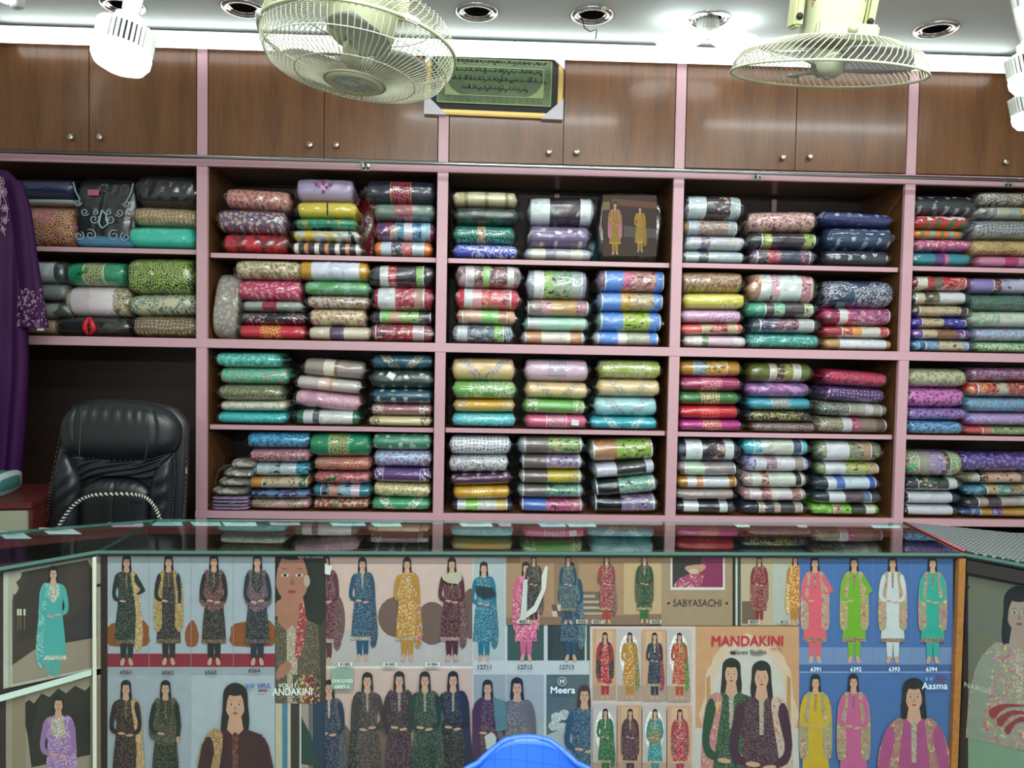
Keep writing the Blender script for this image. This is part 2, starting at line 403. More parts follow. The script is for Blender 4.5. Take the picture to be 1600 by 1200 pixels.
# two-winged lamp under the downlight
q = PZ(1106, 34, CEIL)
t = tag(empty('winged_led_lamp', (q.x, q.y, CEIL-.0)), 'blazing two winged lamp plugged into the ceiling opening', 'light bulb')
L('body', [(0, .04), (.03, .04), (.042, .01), (.042, -.045), (.02, -.06), (0, -.062)], M_white, t, 28)
bm = bmesh.new()
for j in range(22): box(bm, (.043, 0, -.018), (.005, .005, .05), 0, Matrix.Rotation(2*pi*j/22, 4, 'Z'))
stuff(obj('cooling_fins', bm, M_fin, t))
for s in (-1, 1):
    bm = bmesh.new(); lathe(bm, [(0, -.03), (.06, -.028), (.085, -.015), (.09, 0), (.085, .010), (0, .012)], 32)
    o = obj('wing', bm, M_bulb, t, True); o.scale = (1.15, .75, 1.1); o.location = (s*.112, -.01, -.075); o.rotation_euler = (0, s*.12, 0)
T('socket_arm', [(-.1, -.0, -.062), (.1, -.0, -.062)], .012, M_white, t)

# ------------------------------------------------------------------ fans
M_wire = simple('cream_wire', 'a8aa92', .4)
M_cream = simple('cream_plastic', 'a4a888', .42)
M_yellow = simple('yellowed_plastic', 'b0b47c', .42)
M_dustp = simple('dusty_plastic', '9a9b84', .7)
def bladem():
    t = NT('fan_blade'); t.b.inputs['Base Color'].default_value = (.30, .32, .28, 1); t.b.inputs['Roughness'].default_value = .25
    t.b.inputs['Transmission Weight'].default_value = 0
    tr = t.n('BsdfTransparent'); mx = t.n('MixShader'); mx.inputs[0].default_value = .82
    t.L.new(tr.outputs[0], mx.inputs[1]); t.L.new(t.b.outputs[0], mx.inputs[2]); t.L.new(mx.outputs[0], t.out.inputs[0]); return t.m
M_blade = bladem()
def badge_mat():
    t = NT('badge_print'); v = t.coords(0)
    n = t.n('TexNoise', i_Scale=38.0, i_Detail=3.0); t.put(n.inputs['Vector'], v)
    r = t.n('ValToRGB'); t.put(r.inputs[0], n.outputs[0]); r.color_ramp.interpolation = 'CONSTANT'
    e = r.color_ramp.elements; e[0].position = 0; e[0].color = lin('8f9a88'); e[1].position = .5; e[1].color = lin('b4b8a4')
    a = e.new(.58); a.color = lin('6f8fb8'); a = e.new(.64); a.color = lin('a9ad98'); a = e.new(.44); a.color = lin('77806a'); a = e.new(.47); a.color = lin('a9ad98')
    t.put(t.b.inputs['Base Color'], r.outputs[0]); t.b.inputs['Roughness'].default_value = .4; return t.m
M_badge = badge_mat()
def guard(name, parent, prof, nw, twist, r=.0011, rings=()):
    bm = bmesh.new()
    for k in range(nw):
        a0 = 2*pi*k/nw; pts = []
        for i, (rr, z) in enumerate(prof):
            a = a0+twist*(i/(len(prof)-1)); pts.append((rr*math.cos(a), rr*math.sin(a), z))
        tube(bm, pts, r, 4, cap=False)
    for rr, z, rad in rings: tube(bm, [(rr*math.cos(2*pi*j/60), rr*math.sin(2*pi*j/60), z) for j in range(60)], rad, 6, True)
    return stuff(obj(name, bm, M_wire, parent, True))
def blade_fan(parent, n, R0, z, rot=0):
    hub = L('hub', [(0, -.035), (.02, -.034), (.036, -.02), (.038, .02), (0, .02)], M_dustp, parent, 28); hub.location = (0, 0, z)
    for k in range(n):
        def f(u, v, k=k):
            rr = .03+(R0-.03)*u; wdt = (.35+.75*math.sin(pi*min(1, u*.9+.12)))*.62
            a = (v-.5)*wdt*2*(1 if u < .9 else 1-(u-.9)*2.2) + .25*u
            return (rr*math.cos(a), rr*math.sin(a), -.022*(v-.5)*2*(1-.3*u))
        o = gridmesh('blade', f, 10, 8, M_blade, hub); o.rotation_euler = (0, 0, rot+2*pi*k/n)
        so = o.modifiers.new('solid', 'SOLIDIFY'); so.thickness = .002
    return hub
# fan one: whole round cage, face downwards, tilted to the right
c = P(561, 74, -1.62)
t = tag(empty('ceiling_fan', c, (math.radians(-1), math.radians(6), math.radians(8))), 'large round cream caged fan hanging face down left of the calligraphy', 'fan')
Rr = .222
guard('rear_guard', t, [(Rr, .0), (Rr*.985, .03), (Rr*.9, .062), (Rr*.62, .082), (Rr*.3, .088)], 84, .5, .0011, [(Rr*.75, .077, .0014), (Rr*.3, .088, .002)])
guard('front_guard', t, [(Rr, .0), (Rr*.985, -.025), (Rr*.90, -.055), (Rr*.66, -.072), (Rr*.32, -.083)], 96, -.0, .0011, [(Rr*.62, -.074, .0014), (Rr*.32, -.083, .002), (Rr*.94, -.045, .0012)])
bm = bmesh.new(); tube(bm, [(Rr*1.01*math.cos(2*pi*j/72), Rr*1.01*math.sin(2*pi*j/72), 0) for j in range(72)], .0042, 8, True); obj('rim_band', bm, M_cream, t, True)
for a in (25, 100, 200, 300):
    o = B('rim_clip', (Rr*1.02*math.cos(math.radians(a)), Rr*1.02*math.sin(math.radians(a)), 0), (.012, .034, .014), M_white, t, .003); o.rotation_euler = (0, 0, math.radians(a))
L('badge_disc', [(0, -.087), (.045, -.087), (.05, -.085)], M_badge, t, 40)
L('badge_ring', [(.046, -.085), (.05, -.090), (.062, -.090), (.069, -.083), (.069, -.079), (.05, -.079)], M_cream, t, 40)
blade_fan(t, 3, .185, -.015, .4)
L('motor_housing', [(0, .16), (.045, .16), (.075, .14), (.082, .10), (.078, .03), (.06, .012), (0, .01)], M_cream, t, 32)
B('gear_box', (-.03, .01, .17), (.15, .11, .07), M_yellow, t, .012)
o = B('bracket_arm', (.085, .0, .25), (.034, .02, .34), M_yellow, t, .004)
T('ceiling_stem', [(.03, 0, .2), (.0, 0, .30), (-.02, 0, CEIL-c.z-.0)], .014, M_white, t)
L('ceiling_canopy', [(0, 0), (.05, 0), (.06, -.01), (.055, -.04), (.02, -.06), (0, -.06)], M_white, t).location = (-.02, 0, CEIL-c.z-.02)
# fan two: front guard missing, seen edge-on
c = P(1291, 117, -1.72)
t = tag(empty('ceiling_fan', c, (math.radians(13.0), math.radians(2.5), 0)), 'cream caged fan without front guard seen edge-on at the upper right', 'fan')
Rr = .206
guard('rear_guard', t, [(Rr, .0), (Rr*.99, .018), (Rr*.93, .038), (Rr*.72, .058), (Rr*.42, .066), (Rr*.3, .066)], 88, .35, .0012, [(Rr*.3, .066, .002), (Rr*.7, .060, .0014)])
bm = bmesh.new(); tube(bm, [(Rr*1.005*math.cos(2*pi*j/72), Rr*1.005*math.sin(2*pi*j/72), 0) for j in range(72)], .0028, 8, True); obj('rim_band', bm, M_cream, t, True)
blade_fan(t, 3, .175, .028, 1.2)
L('spinner', [(0, -.012), (.008, -.012), (.016, -.004), (.019, .004), (.019, .012)], M_chrome, t, 20)
def taper(u, v):
    a = 2*pi*v; z = .07+.26*u; r = .062+.012*math.sin(pi*u*.9)-.012*u
    c_, s_ = math.cos(a), math.sin(a); k_ = (abs(c_)**4+abs(s_)**4)**-.25
    return (r*c_*k_*.92-.010, r*s_*k_*.85, z)
gridmesh('motor_housing', taper, 10, 40, M_cream, t, True)
B('collar', (.01, 0, .082), (.135, .118, .034), M_cream, t, .005)
L('collar_screw', [(0, .008), (.009, .007), (.011, 0)], simple('grey_knob', '8a8a74', .5), t, 16).matrix_local = Matrix.Translation((.018, -.059, .085)) @ Matrix.Rotation(pi/2, 4, 'X')
for s in (-1, 1):
    for k in range(6):
        o = B('vent_slot', (s*(.014+.0075*k), -.0578, .185), (.0035, .003, .07), M_black, t, .0008); o.rotation_euler = (math.radians(3), s*.08, 0)
T('lock_lever', [(.012, -.058, .16), (.03, -.075, .175), (.05, -.078, .2)], .0075, M_dustp, t)
for s, w_ in ((-1, .036), (1, .040)):
    o = B('bracket_arm', (s*.082-.010, 0, .24), (w_*.55, .05, .30), M_yellow, t, .005); o.rotation_euler = (0, s*.03, 0)
    L('pivot_screw', [(0, .006), (.006, .005), (.008, 0)], M_black, o, 12).matrix_local = Matrix.Translation((0, -.025, -.13)) @ Matrix.Rotation(pi/2, 4, 'X')
B('bracket_bridge', (.0, 0, .392), (.2, .06, .02), M_yellow, t, .004)
T('ceiling_stem', [(0, 0, .39), (.0, 0.0, CEIL-c.z-.0)], .016, M_white, t)
for k, (x, col) in enumerate(((-.066, '5a2018'), (-.072, 'b08058'), (-.06, '202020'))):
    T('wire', [(x, -.03, .33), (x-.006, -.045, .26), (x+.008, -.04, .2), (x-.003, -.045, .15), (x+.01, -.03, .115)], .0022, simple('wire_'+col, col, .5), t)

# ------------------------------------------------------------------ framed calligraphy
def plaque_mat():
    t = NT('green_gold_plaque'); v = t.coords(5)
    n = t.n('TexNoise', i_Scale=9.0, i_Detail=4.0); t.put(n.inputs['Vector'], v)
    t.put(t.b.inputs['Base Color'], t.mix(n.outputs[0], lin('24382a'), lin('5c7048'))); t.b.inputs['Metallic'].default_value = .3; t.b.inputs['Roughness'].default_value = .35; return t.m
bl, br_ = P(664, 177, -.03), P(878, 186, -.03); W_ = (br_-bl).length; ztop = 2.845; Hh = ztop-bl.z
t = tag(empty('framed_calligraphy', ((bl.x+br_.x)/2, -.0135, (bl.z+br_.z)/2), (math.radians(.6), math.atan2(-(br_.z-bl.z), br_.x-bl.x), 0)), 'framed green and gold calligraphy plaque hung before the cabinet doors', 'picture frame')
M_gold = simple('gold_frame', 'b89a58', .35, .7)
M_ink = simple('black_relief_ink', '101a10', .4)
M_grn = plaque_mat(); M_ggold = simple('pale_green_gold', '7c8a58', .35, .3); M_mat = simple('black_mount', '0b0d12', .6)
for (a, b, c_, d) in ((-W_/2, 0, W_/2, .022), (-W_/2, Hh-.022, W_/2, Hh), (-W_/2, .022, -W_/2+.022, Hh-.022), (W_/2-.022, .022, W_/2, Hh-.022)):
    B2('frame_bar', (a, -.02, b), (c_, .008, d), M_gold, t, .004)
bm = bmesh.new()
nb = 90
for k in range(nb): box(bm, (-W_/2+.04+(W_-.08)*k/(nb-1), -.021, .008), (.004, .004, .004), .0012)
stuff(obj('bead_moulding', bm, simple('pale_bead', 'e0d8b8', .4), t))
B2('mount', (-W_/2+.02, -.004, .02), (W_/2-.02, .006, Hh-.02), M_mat, t, 0)
px0, px1, pz0, pz1 = -W_/2+.05, W_/2-.05, .052, Hh-.05
B2('plaque', (px0, -.010, pz0), (px1, -.004, pz1), M_grn, t, .001)
bm = bmesh.new(); bt = .004
for d_ in (0, .034):
    for (a, b, c_, d) in ((px0+d_, pz0+d_, px1-d_, pz0+d_+bt), (px0+d_, pz1-d_-bt, px1-d_, pz1-d_), (px0+d_, pz0+d_, px0+d_+bt, pz1-d_), (px1-d_-bt, pz0+d_, px1-d_, pz1-d_)):
        box(bm, ((a+c_)/2, -.0115, (b+d)/2), (c_-a, .003, d-b))
for sx in (-1, 1):                               # leaf sprays in the lower corners
    cx, cz = (px0+.035 if sx < 0 else px1-.035), pz0+.035
    prism(bm, [(cx, cz), (cx-sx*.075, cz), (cx-sx*.05, cz+.012), (cx-sx*.028, cz+.028), (cx-sx*.012, cz+.05), (cx, cz+.075)], -.0125, -.0100)
nb = 15
for k in range(nb):
    x = px0+.05+(px1-px0-.1)*k/(nb-1)
    tube(bm, [(x+.009*math.cos(j*pi/4), -.0115, pz0+.019+.007*math.sin(j*pi/4)) for j in range(8)], .0014, 4, True)
for k in range(12):
    z = pz0+.05+.033*k
    if z < pz1-.03:
        for x in (px0+.019, px1-.019): tube(bm, [(x+.008*math.cos(j*pi/4), -.0115, z+.011*math.sin(j*pi/4)) for j in range(8)], .0014, 4, True)
stuff(obj('gilt_border', bm, M_ggold, t))
rn = random.Random(4); bm = bmesh.new()
for li in range(9):
    z = pz0+.068+.038*li; x0, x1 = px0+.06+(.05 if li == 0 else .0), px1-.05-(.06 if li == 0 else 0)
    x = x0
    while x < x1:
        wd = rn.uniform(.012, .035); pts = []
        for j in range(6): pts.append((x+wd*j/5, -.0112, z+.004*math.sin(j*1.9+x*90)))
        tube(bm, pts, .0016, 4)
        for j in range(rn.randint(1, 3)):
            xx = x+rn.uniform(0, wd); tube(bm, [(xx, -.0112, z), (xx+rn.uniform(-.002, .002), -.0112, z+rn.uniform(.010, .020))], .0016, 4)
        xx = x+rn.uniform(0, wd); box(bm, (xx, -.0112, z+rn.choice([-.008, .014])), (.003, .002, .003))
        if rn.random() < .4: tube(bm, [(x+wd, -.0112, z), (x+wd+.004, -.0112, z-.008), (x+wd-.006, -.0112, z-.011)], .0015, 4)
        x += wd+rn.uniform(.001, .006)
stuff(obj('calligraphy', bm, M_ink, t))
for sx in (-1, 1):
    for top in (0, 1):
        x, z0_ = sx*(W_/2+.004), (Hh+.004 if top else -.004); s2 = -1 if top else 1
        bm = bmesh.new(); prism(bm, [(x, z0_), (x-sx*.095, z0_), (x-sx*.095, z0_+s2*.004), (x, z0_+s2*.09)] if sx*s2 > 0 else [(x, z0_), (x, z0_+s2*.09), (x-sx*.095, z0_+s2*.004), (x-sx*.095, z0_)], -.0235, .009)
        obj('corner_protector', bm, simple('grey_card', 'c4c2c8', .6), t)
# ------------------------------------------------------------------ wrapped clothes
FILMS = [film('plastic_film', i*3+1, 9+3*(i % 3), (.6, 2.2, 2.2) if i % 3 else (1.8, 1.2, 1.6), (.28, .4, .6)[i % 3], 2.2) for i in range(6)]
_mc = {}
def cloth(kind, c1, c2, c3, seed):
    key = (kind, c1, c2, c3)
    if key in _mc: return _mc[key]
    t = NT('cloth_'+kind); v0 = t.coords(seed+1); sp = t.n('SeparateXYZ'); t.L.new(v0, sp.inputs[0]); cx_ = t.n('CombineXYZ'); t.L.new(sp.outputs[0], cx_.inputs[0]); t.put(cx_.inputs[1], t.math('ADD', sp.outputs[2], t.math('MULTIPLY', sp.outputs[1], .4))); v = cx_.outputs[0]; A, Bc, Cc = lin(c1), lin(c2), lin(c3)
    wn = t.n('TexNoise', i_Scale=14.0, i_Detail=2.0); t.put(wn.inputs['Vector'], v)
    wv = t.n('VectorMath', operation='MULTIPLY_ADD'); t.put(wv.inputs[0], wn.outputs[1]); wv.inputs[1].default_value = (.03, .03, .03); t.put(wv.inputs[2], v)
    V = wv.outputs[0]
    def vor(scale, rnd=1.0, feat='F1', vec=None):
        n = t.n('TexVoronoi', i_Scale=float(scale), i_Randomness=rnd); n.voronoi_dimensions = '2D'; n.feature = feat; t.put(n.inputs['Vector'], vec or V); return n
    def noise(scale, det=2.0, dist=0.0):
        n = t.n('TexNoise', i_Scale=float(scale), i_Detail=det, i_Distortion=dist); t.put(n.inputs['Vector'], v); return n.outputs[0]
    lt = lambda a, b: t.math('LESS_THAN', a, b)
    gt = lambda a, b: t.math('GREATER_THAN', a, b)
    def near(a, c, wd): return lt(t.math('ABSOLUTE', t.math('SUBTRACT', a, c)), wd)
    tc = t.n('TexCoord'); sep = t.n('SeparateXYZ'); t.L.new(tc.outputs['Object'], sep.inputs[0]); X = sep.outputs[0]; Z = sep.outputs[2]
    AX = t.math('ABSOLUTE', X)
    base = t.mix(t.math('MULTIPLY', noise(6, 3), .5), A, tuple(x*.72 for x in A[:3])+(1,))
    col = base
    if kind == 'f':
        a = vor(44, .8); b = vor(80)
        col = t.mix(near(noise(40, 1, .6), .5, .02), col, Cc)
        col = t.mix(lt(t.math('ADD', a.outputs[0], t.math('MULTIPLY', noise(110, 1), .3)), .46), col, Bc); col = t.mix(lt(b.outputs[0], .24), col, Cc); col = t.mix(lt(a.outputs[0], .09), col, A)
    elif kind == 'v':
        m = gt(noise(9, 1), .42)
        col = t.mix(t.math('MULTIPLY', near(noise(48, 2, .8), .5, .03), m), col, Bc)
        col = t.mix(t.math('MULTIPLY', lt(vor(70).outputs[0], .25), m), col, Cc)
    elif kind == 'd': col = t.mix(lt(vor(62, .25).outputs[0], .26), col, Bc)
    elif kind == 'm':
        a = vor(17, .35, vec=v); w2 = t.n('TexNoise', i_Scale=90.0, i_Detail=1.0); t.put(w2.inputs['Vector'], v)
        d = t.math('ADD', a.outputs[0], t.math('MULTIPLY', w2.outputs[0], .42))
        col = t.mix(lt(d, .38), col, Bc)
    elif kind == 'b':
        a = vor(95, 1.0, 'DISTANCE_TO_EDGE'); col = t.mix(gt(noise(7), .52), col, Cc); col = t.mix(lt(a.outputs[0], t.math('MULTIPLY', noise(30), .30)), col, Bc)
    elif kind == 's':
        s_ = t.math('FRACT', t.math('MULTIPLY', t.math('ADD', X, .5), 22.0)); col = t.mix(lt(s_, .38), col, Bc); s2 = t.math('FRACT', t.math('MULTIPLY', t.math('ADD', X, .5), 11.0))
        col = t.mix(lt(s2, .22), col, Cc)
    elif kind == 'k':
        n_ = noise(20, 3, .5); col = t.mix(gt(n_, .54), col, Bc); col = t.mix(lt(n_, .42), col, Cc)
    elif kind == 'e':       # embroidered centre
        m = lt(AX, .045); col = t.mix(t.math('MULTIPLY', lt(vor(75, .8, 'DISTANCE_TO_EDGE').outputs[0], .16), m), col, Bc)
        col = t.mix(near(AX, .045, .002), col, Cc)
    elif kind == 'y':       # embroidered V
        d = t.math('SUBTRACT', AX, t.math('ADD', t.math('MULTIPLY', Z, .9), .055)); m = near(d, 0, .022)
        col = t.mix(t.math('MULTIPLY', lt(vor(85, .9).outputs[0], .42), m), col, Bc); col = t.mix(t.math('MULTIPLY', near(noise(40, 1), .5, .02), m), col, Cc)
        col = t.mix(lt(vor(40).outputs[0], .07), col, Bc)
    elif kind == 'w':       # bands at both ends
        m = near(AX, .105, .018); col = t.mix(t.math('MULTIPLY', lt(vor(80).outputs[0], .42), m), col, Bc); col = t.mix(near(AX, .083, .0015), col, Cc); col = t.mix(near(AX, .127, .0015), col, Cc)
    elif kind == 'g':       # wide cross bands
        col = t.mix(near(X, -.01, .03), col, Bc); col = t.mix(near(X, .015, .008), col, Cc)
    t.put(t.b.inputs['Base Color'], col); t.b.inputs['Roughness'].default_value = .75
    t.bump(noise(160, 2), .25, .001)
    _mc[key] = t.m; return t.m
_cc = {}
def card_mat(cols, seed, plain=False):
    if cols in _cc: return _cc[cols]
    cl = cols.split(); t = NT('printed_inlay'); tc = t.n('TexCoord'); sep = t.n('SeparateXYZ'); t.L.new(tc.outputs['UV'], sep.inputs[0])
    X, Yv = sep.outputs[0], sep.outputs[1]
    r = t.n('ValToRGB'); r.color_ramp.interpolation = 'CONSTANT'; t.put(r.inputs[0], X); e = r.color_ramp.elements
    n = len(cl); e[0].position = 0; e[0].color = lin(cl[0])
    rr = random.Random(seed); cuts = sorted([(k+rr.uniform(-.18, .18))/n for k in range(1, n)])
    for k in range(1, n):
        q = e[1] if k == 1 else e.new(.5)
        q.position = cuts[k-1]; q.color = lin(cl[k])
    col = r.outputs[0]
    # printed photo: blotches of other tones inside the coloured fields, small lines of print on the pale ones
    v = t.coords(seed+2, (1, 1, 1.6))
    a = t.n('TexNoise', i_Scale=48.0, i_Detail=4.0, i_Distortion=.6); t.put(a.inputs['Vector'], v)
    b = t.n('TexVoronoi', i_Scale=30.0); t.put(b.inputs['Vector'], v)
    bw = t.n('RGBToBW'); t.put(bw.inputs[0], col)
    hs = t.n('SeparateColor'); hs.mode = 'HSV'; t.put(hs.inputs[0], col); isb = t.math('LESS_THAN', t.math('ABSOLUTE', t.math('SUBTRACT', hs.outputs[0], .625)), .025)
    isb = t.math('MAXIMUM', isb, t.math('LESS_THAN', t.math('ABSOLUTE', t.math('SUBTRACT', hs.outputs[0], .068)), .022)); isb = t.math('MAXIMUM', isb, t.math('LESS_THAN', hs.outputs[1], .32)); isb = t.math('MAXIMUM', isb, t.math('LESS_THAN', hs.outputs[2], .03))
    dark = t.math('MULTIPLY', t.math('LESS_THAN', bw.outputs[0], .42), t.math('SUBTRACT', 1.0, isb))
    col2 = t.mix(t.math('MULTIPLY', t.math('GREATER_THAN', a.outputs[0], .59), dark), col, lin('c8a890'))
    col2 = t.mix(t.math('MULTIPLY', t.math('LESS_THAN', a.outputs[0], .39), dark), col2, lin('2a2226'))
    ln = t.math('LESS_THAN', t.math('FRACT', t.math('MULTIPLY', Yv, 42.0)), .3)
    wd = t.n('TexNoise', i_Scale=60.0); t.put(wd.inputs['Vector'], v)
    blk = t.math('GREATER_THAN', b.outputs['Color'], .72)
    pale = t.math('MULTIPLY', t.math('SUBTRACT', 1.0, dark), t.math('MULTIPLY', t.math('MULTIPLY', ln, blk), t.math('GREATER_THAN', wd.outputs[0], .5)))
    col2 = t.mix(t.math('MULTIPLY', pale, .75), col2, lin('4a4a50'))
    edge = t.math('GREATER_THAN', t.math('ABSOLUTE', t.math('SUBTRACT', X, .5)), .478); col2 = t.mix(edge, col2, lin('ccd0d4'))
    t.put(t.b.inputs['Base Color'], col2); t.b.inputs['Roughness'].default_value = .35
    _cc[cols] = t.m; return t.m
def pillow(name, Lx, D, H, mat, parent, seed, nu=22, nv=24, ends=5.0, sq=3.6, amp=.004, grow=0.0, u0=-1., u1=1., crimp=0., uv=False, capped=True):
    rr = np.random.RandomState(seed)
    k = [(rr.uniform(10, 40), rr.uniform(1, 4), rr.uniform(0, 6.3), rr.uniform(.3, 1)) for _ in range(5)]
    u = np.linspace(u0, u1, nu+1)[:, None]; v = (np.linspace(0, 1, nv+1)[:-1] if not uv else np.linspace(0, 1, nv+1))[None, :]
    th = v*2*pi if not uv else (v*1.0+.5)*2*pi*.5+pi/2*1.0   # inlay covers the front half only
    if uv: th = pi/2+v*pi                   # from top (z+) over the front (-y) to the bottom
    c, s = np.cos(th), np.sin(th); n = (np.abs(c)**sq+np.abs(s)**sq)**(-1/sq)
    au = np.clip(np.abs(u), 0, 1); e = (1-au**ends)**(1/ends) if not uv else (1-au**ends)**(1/ends)
    e = np.maximum(e, .0)
    hh = (H/2+grow)*(.10+.90*e); dd = (D/2+grow)*(.55+.45*e)
    if crimp:
        f = np.clip((au-.90)/.10, 0, 1); hh = (H/2+grow)*(.10+.90*(1-np.clip(au/.93, 0, 1)**ends)**(1/ends)); hh = hh*(1-f)+H*.5*.30*f
    wsum = sum(a*np.sin(f*u*Lx/2*3+g*th+p) for f, g, p, a in k)/5
    bulge = 1-.05*(u**2)
    am = amp*(1+ (2.2*np.clip((au-.7)/.3, 0, 1)))
    y = c*n*dd*bulge; z = s*n*(hh)+0*y
    if uv: z = s*n*hh; y = c*n*dd*bulge
    sag = 1-.035*np.cos(u*1.3)*0
    y = y+c*am*wsum; z = z+s*am*wsum*.35
    x = u*Lx/2*np.ones_like(v)+(.004*np.sin(3*th+p_(seed)) if crimp else 0)
    co = np.stack([x*np.ones_like(y), y, z], -1).reshape(-1, 3)
    vv = v.shape[1]; I, J = np.meshgrid(np.arange(nu), np.arange(nv), indexing='ij'); J2 = (J+1) % vv if not uv else J+1
    fs = np.stack([I*vv+J2, (I+1)*vv+J2, (I+1)*vv+J, I*vv+J], -1).reshape(-1, 4)
    me = bpy.data.meshes.new(name)
    faces = fs.tolist()
    if not uv and capped: faces += [list(range(vv))[::-1], list(range(nu*vv, nu*vv+vv))]
    me.from_pydata(co.tolist(), [], faces); me.polygons.foreach_set('use_smooth', [True]*len(faces))
    if uv:
        lay = me.uv_layers.new(name='uv'); idx = np.empty(len(me.loops), 'i'); me.loops.foreach_get('vertex_index', idx)
        uu = (idx//vv)/nu; v2 = (idx % vv)/nv; lay.data.foreach_set('uv', np.stack([uu, v2], -1).astype('f').ravel())
    me.update(); return link(name, me, mat, parent)
def p_(s): return (s*1.7) % 6.28
N_PK = [0]
def packet(c, W, H, D, tilt, kind, cols, cardspec, label, group, yaw=0., rot=None, wrap=True):
    N_PK[0] += 1; sd = N_PK[0]*7+3; rr = random.Random(sd)
    t = tag(empty('clothing_packet', c, rot or (0, tilt, yaw)), label, 'clothing packet', group)
    c1, c2, c3 = cols
    pillow('folded_cloth', W*.985, D, H*1.02, cloth(kind, c1, c2, c3, sd), t, sd, 22, 24, rr.uniform(6, 9), 3.0, min(.006, H*.045))
    if cardspec:
        a, b, cc = cardspec; flip = 1
        pillow('printed_inlay', W*.985, D, H*1.02, card_mat(cc, sd), t, sd, 14, 20, 8, 3.0, min(.003, H*.03), .0016, a*2-1, b*2-1, uv=True)
    if wrap:
        pillow('plastic_wrap', W*1.065, D, H*1.02, FILMS[sd % 6], t, sd+1, 40, 40, 7.5, 3.0, min(.006, H*.05), .0025, crimp=1, capped=False)
    return t

